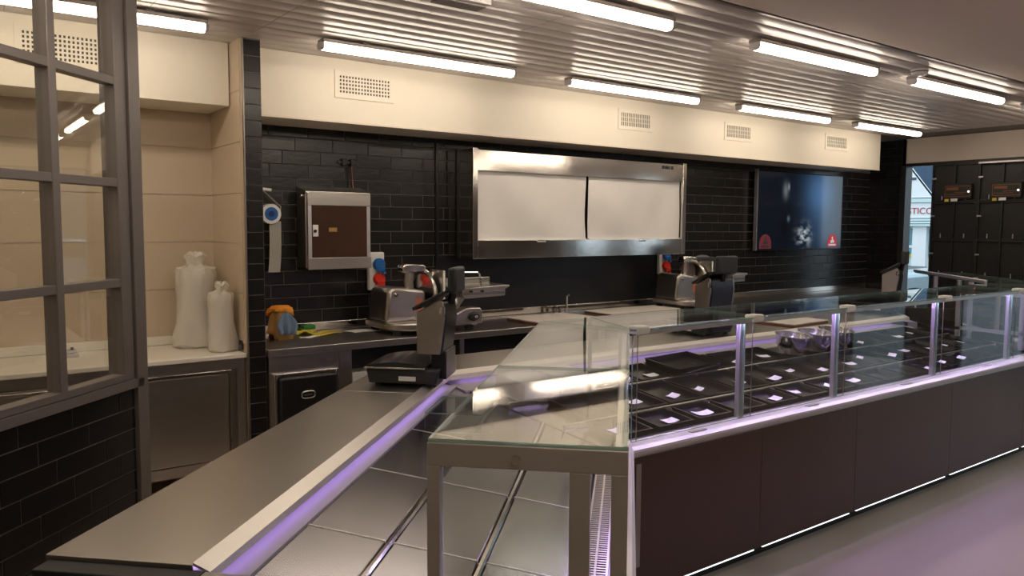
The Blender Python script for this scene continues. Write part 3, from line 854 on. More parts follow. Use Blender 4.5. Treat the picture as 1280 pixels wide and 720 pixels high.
# tilted black rails and trays in the far case
for (u, v, ln, rz, w) in ((0.52, 0.27, 0.42, 0.4, 'nearest the glass divider'), (0.95, 0.24, 0.42, 0.25, 'leaning beside the rear rail'), (1.42, 0.26, 0.40, 0.2, 'beside the far end panel')):
    p = T0 @ Vector((u, v, 0.72 + 0.148 * (v - 0.12) + 0.03))
    t = thing('price_rail', 'black tilted price rail in far display case ' + w, 'price rail', p, R(45) + rz)
    MB('local').prism([(-0.03, -0.024), (0.03, -0.024), (0.03, -0.018), (-0.022, -0.018), (-0.026, 0.03), (-0.031, 0.03)], -ln / 2, ln / 2, 'x').build('rail', 'tray', t)
    MB('local').box(-ln / 2, ln / 2, -0.0335, -0.031, 0.005, 0.028).build('strip', 'alu', t)
for i in range(4):
    u, v = 0.50 + 0.30 * i, 0.55
    p = T0 @ Vector((u + 0.1, v, 0.72 + 0.148 * (v - 0.12) + 0.004))
    o = bpy.data.objects.new('tray', tray_me[2])
    C.objects.link(o)
    o.matrix_basis = Matrix.Translation(p) @ Matrix.Rotation(R(45), 4, 'Z') @ Matrix.Rotation(math.atan(0.148), 4, 'X')
    tag(o, 'black shallow tray in the far display case section', 'tray', 'black trays in the far case')
# clear acrylic riser in the wing near the bend
t = wthing('acrylic_stand', 'clear acrylic riser standing on the steel plates of the wing', 'acrylic stand', 3.25, 0.70, DZ(0.70) + 0.004)
pane(MB('local').box(-0.16, 0.16, -0.12, 0.12, 0.075, 0.080), 'shelf', t)
for s in (-1, 1):
    pane(MB('local').box(s * 0.158 - 0.003, s * 0.158 + 0.003, -0.12, 0.12, -0.018 * 0 + 0.0, 0.075), 'side', t)

# ------------------------------------------------------------------ weighing scales
def make_scale(label):
    """local x along the counter, y towards the operator; origin on the counter"""
    t = thing('weighing_scale', label, 'scale')
    for sx in (-1, 1):
        for sy in (-1, 1):
            MB('local').cyl((sx * 0.12, 0.03 + sy * 0.13, 0), (sx * 0.12, 0.03 + sy * 0.13, 0.014), 0.016, n=12).build('foot', 'rubber', t)
    m = MB('local').hexa([(-0.15, -0.125, 0.014), (0.15, -0.125, 0.014), (0.15, 0.20, 0.014), (-0.15, 0.20, 0.014)],
                         [(-0.165, -0.14, 0.085), (0.165, -0.14, 0.085), (0.165, 0.21, 0.085), (-0.165, 0.21, 0.085)])
    b = m.build('base', 'black_matt', t, bevel=0.008)
    MB('local').box(-0.1665, -0.1585, -0.03, 0.05, 0.032, 0.052).build('rating_plate', 'card', b)
    pl = MB('local')
    prof = []
    nx = 12
    vs_, fs = [], []
    for i in range(nx + 1):
        y = -0.075 + 0.285 * i / nx
        zz = 0.100 + 0.022 * math.sin(math.pi * i / nx) * 0.9
        vs_ += [(-0.175, y, 0.090), (-0.175, y, zz), (0.175, y, zz), (0.175, y, 0.090)]
    for i in range(nx):
        a, c = i * 4, i * 4 + 4
        fs += [(a, a + 1, c + 1, c), (a + 1, a + 2, c + 2, c + 1), (a + 2, a + 3, c + 3, c + 2), (a + 3, a, c, c + 3)]
    fs += [(0, 3, 2, 1), (nx * 4, nx * 4 + 1, nx * 4 + 2, nx * 4 + 3)]
    pl.add(vs_, fs).build('platter', 'platter', t, smooth=True)
    MB('local').box(-0.1775, 0.1775, -0.078, 0.213, 0.088, 0.096).build('platter_rim', 'steel', t, bevel=0.002)
    MB('local').box(-0.10, 0.10, -0.12, -0.045, 0.02, 0.155).build('column', 'black', t, bevel=0.006)
    prof = [(0.010, 0.145), (0.012, 0.335), (-0.10, 0.395), (-0.115, 0.385), (-0.125, 0.31), (-0.105, 0.145)]
    MB('local').prism(prof, -0.118, 0.118, 'x').build('printer_body', 'black', t, bevel=0.01)
    side = [(0.014, 0.142), (0.016, 0.337), (-0.098, 0.399), (-0.112, 0.390), (-0.120, 0.31), (-0.096, 0.142)]
    for s in (-1, 1):
        a, c = sorted((s * 0.1185, s * 0.130))
        MB('local').prism(side, a, c, 'x').build('side_plate', 'steel', t, bevel=0.003)
    d = Vector((0, 0.116, -0.062)).normalized()
    nrm = Vector((0, 0.062, 0.116)).normalized()
    c0 = Vector((0, -0.035, 0.377))
    scr = MB('local')
    scr.hexa([c0 + Vector((sx * 0.15, 0, 0)) + d * sy for sx, sy in ((-1, -0.105), (1, -0.105), (1, 0.068), (-1, 0.068))],
             [c0 + Vector((sx * 0.15, 0, 0)) + d * sy + nrm * 0.018 for sx, sy in ((-1, -0.105), (1, -0.105), (1, 0.068), (-1, 0.068))])
    sc = scr.build('touch_screen', 'black', t, bevel=0.004)
    scr = MB('local')
    scr.hexa([c0 + Vector((sx * 0.13, 0, 0)) + d * sy + nrm * 0.0182 for sx, sy in ((-1, -0.09), (1, -0.09), (1, 0.055), (-1, 0.055))],
             [c0 + Vector((sx * 0.13, 0, 0)) + d * sy + nrm * 0.0195 for sx, sy in ((-1, -0.09), (1, -0.09), (1, 0.055), (-1, 0.055))])
    scr.build('screen_glass', 'black_panel', sc)
    MB('local').cyl((0.0, -0.12, 0.37), (0.0, -0.135, 0.46), 0.018, n=14).build('display_stem', 'black', t, smooth=True)
    MB('local').box(-0.10, 0.10, -0.168, -0.125, 0.425, 0.545).build('customer_display', 'black_matt', t, bevel=0.012)
    MB('local').cyl((-0.131, -0.108, 0.368), (-0.131, -0.108, 0.330), 0.014, n=12).build('side_roll', 'steel_bright', t, smooth=True)
    for ch in t.children:                       # tower stands at the customer edge of the base
        if ch.name.split('.')[0] in ('column', 'printer_body', 'side_plate', 'touch_screen', 'display_stem', 'customer_display', 'side_roll'):
            ch.matrix_basis = Matrix.Translation((0, -0.042, 0.012))
    return t
scale1 = make_scale('tall weighing scale with silver tower on the worktop bend beside a slicer')
sc2 = copy_tree(scale1)
sc3 = copy_tree(scale1)
p1 = xy(3.67, 1.005)
place(scale1, (p1[0], p1[1], WT), R(45))
place(sc2, (4.40, 3.66, WT), 0.0)
tag(sc2, 'weighing scale behind the glass beside a cutting board', 'scale')
p3 = T0 @ Vector((1.06, 0.955, 0))
place(sc3, (p3.x, p3.y, WT), R(20))
tag(sc3, 'far weighing scale silhouetted before the street opening', 'scale')

# ------------------------------------------------------------------ cutting boards
def board(c, w, d, rz, label, th=0.022):
    t = thing('cutting_board', label, 'cutting board', c, rz)
    MB('local').box(-w / 2, w / 2, -d / 2, d / 2, 0, th * 0.7).build('core', 'wood_edge', t, bevel=0.003)
    MB('local').box(-w / 2, w / 2, -d / 2, d / 2, th * 0.7, th).build('surface', 'board', t, bevel=0.002)
board((5.46, 3.66, WT), 0.50, 0.34, R(3), 'white topped cutting board on serving worktop over the bowls', 0.028)
board((4.0, 4.86, 0.90), 0.62, 0.40, R(2), 'white board with brown edge on back counter beside the tap', 0.030)
board((5.02, 4.97, 0.90), 0.85, 0.34, R(0), 'long white cutting board on back counter between tap and slicer', 0.022)

# ------------------------------------------------------------------ back counter
CY0, CT = 4.66, 0.90
bc = thing('back_counter', 'long stainless back counter with backsplash against the black tiled wall', 'counter', (5.5, 5.0, 0))
MB().box(1.625, 9.55, CY0, BACK - 0.025, CT - 0.035, CT).build('top', 'steel_dark', bc, bevel=0.004)
MB().box(1.625, 9.55, CY0 - 0.008, CY0 + 0.002, CT - 0.045, CT).build('front_lip', 'steel', bc, bevel=0.003)
struct(MB().box(1.625, 9.55, BACK - 0.024, BACK - 0.008, CT + 0.001, CT + 0.058), 'trim_4', 'steel_bright', bevel=0.003)
MB().box(1.618, 1.63, CY0 - 0.006, BACK - 0.026, CT - 0.045, CT).build('side_panel', 'steel', bc)
MB().box(1.63, 2.17, CY0 + 0.02, BACK - 0.05, 0.10, CT - 0.036).build('cupboard', 'steel', bc)
MB().box(2.085, 2.17, CY0 + 0.012, CY0 + 0.02, 0.10, CT - 0.046).build('cupboard_stile', 'steel_dark', bc)
for x in (1.66, 2.14, 3.03, 4.4, 5.8, 7.2, 8.6, 9.5):
    MB().box(x - 0.018, x + 0.018, CY0 + 0.03, CY0 + 0.066, 0.0, CT - 0.036).build('leg', 'steel', bc)
    MB().box(x - 0.018, x + 0.018, BACK - 0.10, BACK - 0.064, 0.0, CT - 0.036).build('leg', 'steel', bc)
MB().box(2.18, 9.5, BACK - 0.12, BACK - 0.105, 0.12, CT - 0.04).build('rear_panel', 'black_panel', bc)
MB().box(2.18, 9.5, CY0 + 0.05, BACK - 0.13, 0.56, 0.58).build('undershelf', 'steel_dark', bc)
# waste chute set into the cupboard
wf = MB()
for a in ((1.655, 1.675, 0.24, 0.745), (2.055, 2.075, 0.24, 0.745), (1.675, 2.055, 0.725, 0.745)):
    wf.box(a[0], a[1], CY0 - 0.002, CY0 + 0.02, a[2], a[3])
cf = wf.build('chute_frame', 'steel_bright', bc, bevel=0.004)
n = 9
prof = []
cx, hw = 1.865, 0.185
m = MB()
ring = []
for i in range(n + 1):
    a = math.pi * i / n
    ring.append((cx - hw * math.cos(a), 0.42 - 0.13 * math.sin(a) ** 0.7))
poly = [(cx - hw, 0.722)] + ring + [(cx + hw, 0.722)]
m.prism(poly[::-1], CY0 - 0.035, CY0 + 0.015, 'y').build('chute_flap', 'black', bc, bevel=0.012)
hnd = []
for i in range(17):
    a = 2 * math.pi * i / 16
    ex = 0.042 * (1 if math.cos(a) >= 0 else -1) * abs(math.cos(a)) ** 0.6
    ez = 0.022 * (1 if math.sin(a) >= 0 else -1) * abs(math.sin(a)) ** 0.6
    hnd.append((cx - 0.01 + ex, CY0 - 0.038, 0.605 + ez))
MB().tube(hnd, 0.005, 8).build('chute_handle', 'steel', bc, smooth=True)
MB().box(cx - 0.035, cx + 0.015, CY0 - 0.040, CY0 - 0.034, 0.600, 0.609).build('handle_bar', 'steel', bc)
# small white carton on the undershelf
t = thing('carton', 'small white carton on the undershelf of the back counter', 'carton', (2.33, 4.86, 0.581))
MB('local').box(-0.10, 0.10, -0.07, 0.07, 0, 0.065).build('box', 'white', t, bevel=0.003)
MB('local').box(-0.102, 0.102, -0.072, 0.072, 0.065, 0.095).build('lid', 'white', t, bevel=0.003)

# tap
t = thing('tap', 'slim chrome tap with levers on the back counter', 'tap', (4.50, 5.27, CT))
MB('local').cyl((0, 0, 0), (0, 0, 0.03), 0.022, n=16).build('base', 'steel_bright', t, smooth=True)
MB('local').tube([(0, 0, 0.03), (0, 0, 0.13), (0, -0.005, 0.15), (0, -0.03, 0.155)], 0.009, 10).build('spout', 'steel_bright', t, smooth=True)
for dx in (-0.08, -0.14):
    MB('local').cyl((dx, 0, 0), (dx, 0, 0.045), 0.012, n=12).build('valve', 'steel_dark', t, smooth=True)
    MB('local').box(dx - 0.02, dx + 0.02, -0.006, 0.006, 0.045, 0.058).build('lever', 'black', t, bevel=0.003)

# ------------------------------------------------------------------ slicers
def make_slicer(label):
    """local: x to the carriage side, y to the wall, operator at -y"""
    t = thing('meat_slicer', label, 'slicer')
    for sx in (-0.22, 0.20):
        for sy in (-0.16, 0.16):
            MB('local').cyl((sx, sy, 0), (sx, sy, 0.03), 0.022, 0.026, n=12).build('foot', 'rubber', t)
    base = [(-0.27, 0.19), (-0.27, -0.10), (-0.24, -0.18), (-0.16, -0.235), (-0.06, -0.245), (0.03, -0.22), (0.08, -0.17), (0.25, -0.17), (0.26, 0.16), (0.20, 0.20)]
    MB('local').prism(base, 0.03, 0.085, 'z').build('base', 'steel', t, bevel=0.012)
    hp = [(-0.26, 0.08), (-0.245, 0.30), (-0.215, 0.325), (-0.045, 0.300), (-0.03, 0.285), (-0.03, 0.08)]
    MB('local').prism(hp, -0.10, 0.17, 'y').build('motor_housing', 'steel', t, bevel=0.022, seg=3)
    MB('local').box(-0.092, -0.052, -0.1025, -0.0995, 0.15, 0.24).build('warning_sticker', 'sticker_red', t)
    MB('local').lathe([(0.0, -0.102), (0.012, -0.102), (0.012, -0.112), (0.0, -0.114)], (-0.205, 0, 0.275), 14, 'y').build('housing_knob', 'steel_bright', t, smooth=True)
    # round blade in its guard ring, seen edge on from the operator side
    MB('local').lathe([(0.0, 0.0), (0.150, 0.0), (0.152, 0.004), (0.150, 0.008), (0.09, 0.016), (0.0, 0.018)], (0.0, 0.02, 0.255), 40, 'x').build('blade', 'steel_bright', t, smooth=True)
    g = []
    for i in range(25):
        a = R(-60) + R(300) * i / 24 + R(90)
        g.append((0.004, 0.02 + 0.168 * math.cos(a), 0.255 + 0.168 * math.sin(a)))
    MB('local').tube(g, 0.012, 8).build('blade_guard', 'steel', t, smooth=True)
    # sharpener on top
    MB('local').prism([(-0.14, 0.42), (-0.145, 0.465), (-0.13, 0.485), (-0.02, 0.478), (-0.005, 0.46), (-0.01, 0.42)], -0.055, 0.035, 'y').build('sharpener', 'steel_bright', t, bevel=0.012)
    MB('local').tube([(-0.085, 0, 0.29), (-0.09, 0, 0.36), (-0.08, 0, 0.43)], 0.026, 12).build('sharpener_neck', 'steel', t, smooth=True)
    MB('local').tube([(-0.02, -0.02, 0.45), (0.025, -0.03, 0.40), (0.045, -0.05, 0.33), (0.05, -0.05, 0.28)], 0.014, 10).build('sharpener_arm', 'steel_bright', t, smooth=True)
    # gauge plate
    MB('local').box(0.03, 0.045, -0.19, -0.01, 0.15, 0.44).build('gauge_plate', 'steel', t, bevel=0.008)
    # carriage
    MB('local').prism([(0.17, 0.255), (0.17, 0.300), (0.47, 0.315), (0.47, 0.302), (0.44, 0.285), (0.44, 0.235), (0.19, 0.225)], -0.14, 0.12, 'y').build('carriage_tray', 'steel', t, bevel=0.004)
    MB('local').box(0.16, 0.47, 0.105, 0.12, 0.29, 0.36).build('carriage_fence', 'steel', t, bevel=0.006)
    MB('local').box(0.175, 0.43, -0.149, -0.139, 0.252, 0.272).build('carriage_groove', 'steel_dark', t)
    for x in (0.215, 0.285):
        MB('local').cyl((x, -0.148, 0.278), (x, -0.160, 0.278), 0.009, n=12).build('carriage_screw', 'black', t)
    MB('local').tube([(0.13, 0, 0.085), (0.18, 0, 0.15), (0.23, 0, 0.235)], 0.028, 10).build('carriage_arm', 'steel', t, smooth=True)
    loop = [(0.17, -0.12, 0.30), (0.165, -0.12, 0.40), (0.18, -0.12, 0.415), (0.27, -0.12, 0.415), (0.285, -0.12, 0.40), (0.295, -0.12, 0.30)]
    MB('local').tube(loop, 0.006, 8).build('hand_guard', 'steel_bright', t, smooth=True)
    pane(MB('local').box(0.17, 0.285, -0.123, -0.119, 0.335, 0.41), 'guard_shield', t)
    # thickness knob on a wedge housing
    MB('local').prism([(0.05, 0.05), (0.05, 0.10), (0.17, 0.165), (0.25, 0.165), (0.265, 0.14), (0.265, 0.05)], -0.20, -0.10, 'y').build('dial_housing', 'steel', t, bevel=0.008)
    MB('local').lathe([(0.0, -0.24), (0.020, -0.24), (0.024, -0.232), (0.024, -0.215), (0.034, -0.210), (0.034, -0.20)][::-1], (0.205, 0, 0.105), 20, 'y').build('dial', 'black', t, smooth=True)
    MB('local').lathe([(0.0, -0.243), (0.012, -0.243), (0.013, -0.238)][::-1], (0.205, 0, 0.105), 16, 'y').build('dial_cap', 'steel_bright', t, smooth=True)
    return t
sl1 = make_slicer('large steel meat slicer on back counter below the red and blue sockets')
sl2 = copy_tree(sl1)
sl1.matrix_basis = Matrix.Translation((2.875, 4.96, CT)) @ Matrix.Rotation(R(-3), 4, 'Z') @ Matrix.Diagonal((1.36, 1.15, 1.0, 1))
sl2.matrix_basis = Matrix.Translation((5.85, 5.00, CT)) @ Matrix.Rotation(R(-6), 4, 'Z') @ Matrix.Diagonal((1.2, 1.1, 1.0, 1))
tag(sl2, 'steel meat slicer on back counter between roller blinds and dark screen', 'slicer')
# the wall-side slicer has a large dark cover over its blade
m = MB('local')
pts = [(-0.02, 0.12)] + [(0.12 + 0.16 * math.cos(R(180 - a)), 0.32 + 0.17 * math.sin(R(a))) for a in range(0, 181, 15)] + [(0.28, 0.12)]
m.prism(pts, 0.02, 0.05, 'y').build('blade_cover', 'steel_dark', sl2, bevel=0.004)
MB('local').box(0.02, 0.22, -0.02, 0.015, 0.33, 0.47).build('meat_pusher', 'black_matt', sl2, bevel=0.01)

# ------------------------------------------------------------------ wall cabinet with roller blinds
HX0, HX1, HY, HZ0, HZ1 = 3.33, 5.725, 5.00, 1.402, 2.232
hc = thing('refrigerated_wall_cabinet', 'stainless wall cabinet closed with two white roller blinds', 'wall cabinet', ((HX0 + HX1) / 2, BACK - 0.01, HZ0))
Yb = BACK - 0.010
MB().box(HX0 + 0.02, HX1 - 0.02, Yb - 0.05, Yb, HZ0, HZ1).build('back_panel', 'steel', hc)
for a, b in ((HX0, HX0 + 0.045), (HX1 - 0.045, HX1)):
    MB().box(a, b, HY, Yb - 0.001, HZ0, HZ1 + 0.012).build('side_panel', 'steel_bright', hc, bevel=0.003)
MB().box(HX0 + 0.045, HX1 - 0.045, HY + 0.005, Yb - 0.05, 2.075, HZ1).build('top_fascia', 'steel_bright', hc, bevel=0.003)
MB().box(HX0 + 0.045, HX1 - 0.045, HY + 0.005, Yb - 0.05, HZ0, 1.545).build('bottom_fascia', 'steel_bright', hc, bevel=0.003)
MB().box(HX0 + 0.06, HX1 - 0.06, HY + 0.08, HY + 0.09, 1.545, 2.075).build('dark_interior', 'black_panel', hc)
for i, x in enumerate((5.40, 5.44, 5.475, 5.52)):
    MB().box(x, x + 0.024, HY - 0.001, HY + 0.006, 2.182, 2.212).build('control_button', 'black', hc)
for i, (a, b) in enumerate(((HX0 + 0.055, 4.502), (4.528, HX1 - 0.055))):
    nx_, nz_ = 40, 14
    vs_, fs = [], []
    for iz in range(nz_ + 1):
        for ix in range(nx_ + 1):
            fx, fz = ix / nx_, iz / nz_
            wv = 0.017 * math.sin(fx * 9 + i * 1.7 + fz * 2.5 * math.sin(fx * 4 + i)) * math.sin(math.pi * fz) + 0.006 * math.sin(fx * 21 - fz * 5)* math.sin(math.pi * fz)
            vs_.append((a + (b - a) * fx, HY + 0.035 + wv, 1.552 + (2.082 - 1.552) * fz))
    nn = len(vs_)
    vs_ += [(p[0], p[1] + 0.003, p[2]) for p in vs_]
    w_ = nx_ + 1
    for iz in range(nz_):
        for ix in range(nx_):
            q = (iz * w_ + ix, iz * w_ + ix + 1, (iz + 1) * w_ + ix + 1, (iz + 1) * w_ + ix)
            fs.append(q)
            fs.append(tuple(nn + j for j in q[::-1]))
    for ix in range(nx_):
        fs.append((ix, nn + ix, nn + ix + 1, ix + 1))
        o_ = nz_ * w_
        fs.append((o_ + ix + 1, nn + o_ + ix + 1, nn + o_ + ix, o_ + ix))
    for iz in range(nz_):
        fs.append((iz * w_, (iz + 1) * w_, nn + (iz + 1) * w_, nn + iz * w_))
        fs.append((iz * w_ + nx_, nn + iz * w_ + nx_, nn + (iz + 1) * w_ + nx_, (iz + 1) * w_ + nx_))
    bl = MB().add(vs_, fs).build('roller_blind', 'blind', hc, smooth=True)
    MB().box(a, b, HY + 0.022, HY + 0.048, 1.538, 1.556).build('blind_bar', 'white', bl, bevel=0.004)
    xm = a + (b - a) * 0.55
    MB().box(xm - 0.05, xm + 0.05, HY + 0.004, HY + 0.026, 1.520, 1.540).build('blind_handle', 'alu', bl, bevel=0.006)
# smooth black panel below it and the joint strip beside it
o = struct(MB().box(3.24, 5.76, BACK - 0.008, BACK, 0.95, 1.40), 'wall_panel', 'black_panel')
struct(MB().box(3.222, 3.245, BACK - 0.018, BACK, 0.96, 2.30), 'trim_3', 'black')

# ------------------------------------------------------------------ knife steriliser cabinet
KX0, KX1, KY, KZ0, KZ1 = 2.10, 2.575, 5.20, 1.345, 1.875
kc = thing('knife_cabinet', 'small steel wall cabinet with smoked brown window over the back counter', 'wall cabinet', (2.34, BACK - 0.01, KZ0))
MB().box(KX0 - 0.012, KX1 - 0.004, KY + 0.014, BACK - 0.009, KZ0 + 0.01, KZ1 - 0.0).build('body', 'steel_dark', kc, bevel=0.004)
MB().prism([(KY + 0.002, KZ1 - 0.0), (KY + 0.004, KZ1 + 0.012), (BACK - 0.009, KZ1 + 0.05), (BACK - 0.009, KZ1 - 0.0)], KX0 - 0.012, KX1, 'x').build('sloping_lid', 'steel', kc, bevel=0.003)
MB().box(KX0, KX1, KY, KY + 0.014, KZ1 - 0.085, KZ1).build('top_band', 'steel', kc, bevel=0.003)
MB().box(KX0, KX1 + 0.004, KY, KY + 0.014, KZ0, KZ0 + 0.082).build('bottom_band', 'steel', kc, bevel=0.003)
dr = MB().box(KX0 + 0.006, KX1 - 0.002, KY + 0.003, KY + 0.013, KZ0 + 0.084, KZ1 - 0.087).build('door', 'smoked', kc)
for x in (KX0 + 0.002, KX1 - 0.030):
    MB().box(x, x + 0.026, KY, KY + 0.004, KZ0 + 0.083, KZ1 - 0.086).build('door_stile', 'alu', dr)
MB().box(KX0 + 0.035, KX0 + 0.075, KY - 0.004, KY + 0.003, 1.575, 1.655).build('latch_plate', 'white', dr, bevel=0.002)
MB().cyl((KX0 + 0.05, KY - 0.004, 1.612), (KX0 + 0.05, KY - 0.012, 1.612), 0.011, n=12).build('latch', 'black', dr)
MB().box(KX0 + 0.155, KX0 + 0.215, KY + 0.0012, KY + 0.0030, 1.608, 1.636).build('rating_label', 'tan', dr)
MB().cyl((KX0 - 0.012, KY + 0.05, KZ1 - 0.02), (KX0 - 0.03, KY + 0.05, KZ1 - 0.02), 0.014, n=14).build('hinge_knob', 'steel_bright', kc, smooth=True)

# bare cable bracket above it
cbk = thing('cable_bracket', 'small black cable bracket with dangling leads on the tiled wall', 'bracket', (2.48, BACK - 0.008, 2.10))
MB().box(2.43, 2.465, BACK - 0.03, BACK - 0.009, 2.085, 2.135).build('clip', 'black', cbk, bevel=0.004)
MB().box(2.495, 2.53, BACK - 0.03, BACK - 0.009, 2.085, 2.135).build('clip', 'black', cbk, bevel=0.004)
MB().box(2.40, 2.56, BACK - 0.016, BACK - 0.0088, 2.10, 2.12).build('plate', 'black', cbk)
MB().tube([(2.48, BACK - 0.018, 2.10), (2.482, BACK - 0.016, 2.02), (2.486, BACK - 0.015, 1.95), (2.49, BACK - 0.03, 1.915)], 0.0035, 6).build('lead', 'black', cbk)
MB().tube([(2.505, BACK - 0.018, 2.10), (2.512, BACK - 0.016, 2.0), (2.515, BACK - 0.015, 1.95), (2.515, BACK - 0.03, 1.915)], 0.003, 6).build('lead', 'sticker_red', cbk)

# ------------------------------------------------------------------ tape dispenser on the wall
td = thing('tape_dispenser', 'white tape dispenser with blue roll and hanging tape on tiled wall', 'tape dispenser', (1.85, BACK - 0.008, 1.66))
dxw, dz_ = 1.885, 1.728
MB().box(dxw - 0.055, dxw + 0.055, BACK - 0.016, BACK - 0.0088, dz_ - 0.06, dz_ + 0.06).build('wall_plate', 'white', td, bevel=0.004)
MB().lathe([(0.022, -0.075), (0.068, -0.075), (0.068, -0.017), (0.022, -0.017)], (dxw, BACK, dz_), 32, 'y').build('roll', 'white', td, smooth=True)
MB().lathe([(0.010, -0.078), (0.046, -0.078), (0.046, -0.0755), (0.010, -0.0755)], (dxw, BACK, dz_), 28, 'y').build('roll_core', 'blue', td, smooth=True)
MB().lathe([(0.0, -0.082), (0.020, -0.082), (0.020, -0.0765), (0.0, -0.0765)], (dxw, BACK, dz_), 20, 'y').build('hub', 'blue_dark', td, smooth=True)
MB().tube([(dxw + 0.07, BACK - 0.05, dz_ + 0.02), (dxw + 0.075, BACK - 0.05, dz_ + 0.05), (dxw - 0.055, BACK - 0.05, dz_ + 0.165)], 0.005, 8).build('arm', 'steel', td, smooth=True)
MB().cyl((dxw - 0.075, BACK - 0.05, dz_ + 0.17), (dxw + 0.01, BACK - 0.05, dz_ + 0.162), 0.011, n=12).build('arm_roller', 'white', td, smooth=True)
tp = [(dxw + 0.035, dz_ - 0.05), (dxw + 0.035, dz_ - 0.20), (dxw + 0.03, dz_ - 0.32), (dxw + 0.022, dz_ - 0.40)]
m = MB()
vs_ = []
for (a, b) in tp:
    vs_ += [(a - 0.042, BACK - 0.052, b - 0.0), (a + 0.042, BACK - 0.046, b), (a + 0.042, BACK - 0.045, b), (a - 0.042, BACK - 0.051, b)]
fs = [(0, 1, 2, 3), (12, 15, 14, 13)]
for i in range(3):
    for j in range(4):
        q = (j + 1) % 4
        fs.append((i * 4 + j, (i + 1) * 4 + j, (i + 1) * 4 + q, i * 4 + q))
m.add(vs_, fs).build('hanging_tape', 'film', td)

# ------------------------------------------------------------------ socket boxes
def sockets(x, z, label, s=1.0):
    t = thing('socket_box', label, 'socket box', (x, BACK - 0.009, z))
    MB('local').box(-0.065, 0.065, -0.045, 0, 0, 0.285).build('plate', 'white', t, bevel=0.012)
    for zz, c in ((0.195, 'blue'), (0.085, 'red')):
        p = MB('local').lathe([(0.046, -0.046), (0.046, -0.07), (0.040, -0.078), (0.0, -0.078)], (0.012, 0, zz), 20, 'y').build('socket', c, t, smooth=True)
        MB('local').box(-0.02, 0.045, -0.095, -0.075, zz - 0.055, zz - 0.012).build('socket_lid', c, p, bevel=0.006)
        MB('local').cyl((0.03, -0.06, zz - 0.035), (0.045, -0.085, zz - 0.075), 0.014, n=10).build('lid_catch', c, p)
sockets(2.685, 1.17, 'wall socket box with blue and red sockets beside the knife cabinet')
sockets(5.80, 1.19, 'wall socket box with blue and red sockets by the roller blind cabinet')

# ------------------------------------------------------------------ things on the back counter
sb = thing('spray_bottle', 'spray bottle draped with orange and blue cloths on the back counter', 'spray bottle', (1.855, 5.08, CT))
MB('local').lathe([(0.0, 0.0), (0.042, 0.0), (0.045, 0.02), (0.045, 0.12), (0.03, 0.15), (0.016, 0.165), (0.016, 0.18), (0.0, 0.18)], n=20).build('bottle', 'white', sb, smooth=True)
MB('local').box(-0.03, 0.03, -0.04, 0.02, 0.18, 0.205).build('trigger_head', 'steel_dark', sb, bevel=0.006)
def drape(w, d, h, z, nf, seed, flare):
    """cloth hanging round a support: closed double skin"""
    m = MB('local')
    n = 28
    rings = []
    rr = random.Random(seed)
    ph = rr.uniform(0, 6)
    for (f, zz) in ((0.15, z + 0.006), (0.72, z + 0.004), (0.95, z - 0.012), (1.02, z - h * 0.35), (1.0 + flare * 0.6, z - h * 0.75), (1.0 + flare, z - h)):
        ring = []
        for i in range(n):
            a = 2 * math.pi * i / n
            wob = 1 + (0.14 if zz < z - 0.02 else 0.03) * math.sin(nf * a + ph)
            ring.append((w * f * wob * math.cos(a), d * f * wob * math.sin(a), zz + (0.03 * math.sin(2 * a + ph) if zz <= z - h + 0.001 else 0)))
        rings.append(ring)
    vs_ = [p for r in rings for p in r]
    k = len(rings)
    fs = [tuple(range(n))]
    for j in range(k - 1):
        for i in range(n):
            q = (i + 1) % n
            fs.append((j * n + i, j * n + q, (j + 1) * n + q, (j + 1) * n + i))
    return m.add(vs_, fs)
def solidify(o, th):
    s = o.modifiers.new('thickness', 'SOLIDIFY')
    s.thickness = th
    s.offset = 0
    return o
t = thing('orange_cloth', 'orange cleaning cloth draped over the spray bottle', 'cloth', (1.855, 5.08, CT))
solidify(drape(0.078, 0.060, 0.032, 0.215, 5, 2, 0.06).build('cloth', 'orange', t, smooth=True), 0.004)
solidify(drape(0.066, 0.052, 0.185, 0.203, 6, 4, 0.35).build('underside', 'tan', t, smooth=True), 0.003)
t = thing('blue_cloth', 'pale blue cleaning cloth hanging from the spray bottle', 'cloth', (1.862, 5.005, CT))
m = MB('local')
vs_, fs = [], []
nx_, nz_ = 10, 8
for j in range(nz_ + 1):
    fz = j / nz_
    for i in range(nx_ + 1):
        fx = i / nx_ - 0.5
        w = 0.035 + 0.075 * math.sin(math.pi * min(1, fz * 1.15) * 0.75)
        vs_.append((w * fx * 1.25 + 0.008 * fz, -0.012 * math.cos(fx * 14) * fz - 0.01, 0.185 - 0.15 * fz - 0.02 * abs(fx) * (1 - fz)))
for j in range(nz_):
    for i in range(nx_):
        a = j * (nx_ + 1) + i
        fs.append((a, a + 1, a + nx_ + 2, a + nx_ + 1))
solidify(m.add(vs_, fs).build('cloth', 'blue_cloth', t, smooth=True), 0.006)
def flat_cloth(name, label, c, w, d, rz, mt, seed, cat='cloth', amp=0.006, th=0.004):
    m = MB('local')
    rr = random.Random(seed)
    vs_, fs = [], []
    n = 10
    a, b = rr.uniform(5, 9), rr.uniform(0, 6)
    for j in range(n + 1):
        for i in range(n + 1):
            fx, fy = i / n - 0.5, j / n - 0.5
            vs_.append((w * fx * (1 + 0.06 * math.sin(a * fy + b)), d * fy * (1 + 0.06 * math.sin(a * fx)), th + amp * (1 + math.sin(a * fx + b) * math.cos(a * fy))))
    for j in range(n):
        for i in range(n):
            q = j * (n + 1) + i
            fs.append((q, q + 1, q + n + 2, q + n + 1))
    o = solidify(m.add(vs_, fs).build(name, mt, None, smooth=True), th)
    place(o, c, rz)
    return tag(o, label, cat)
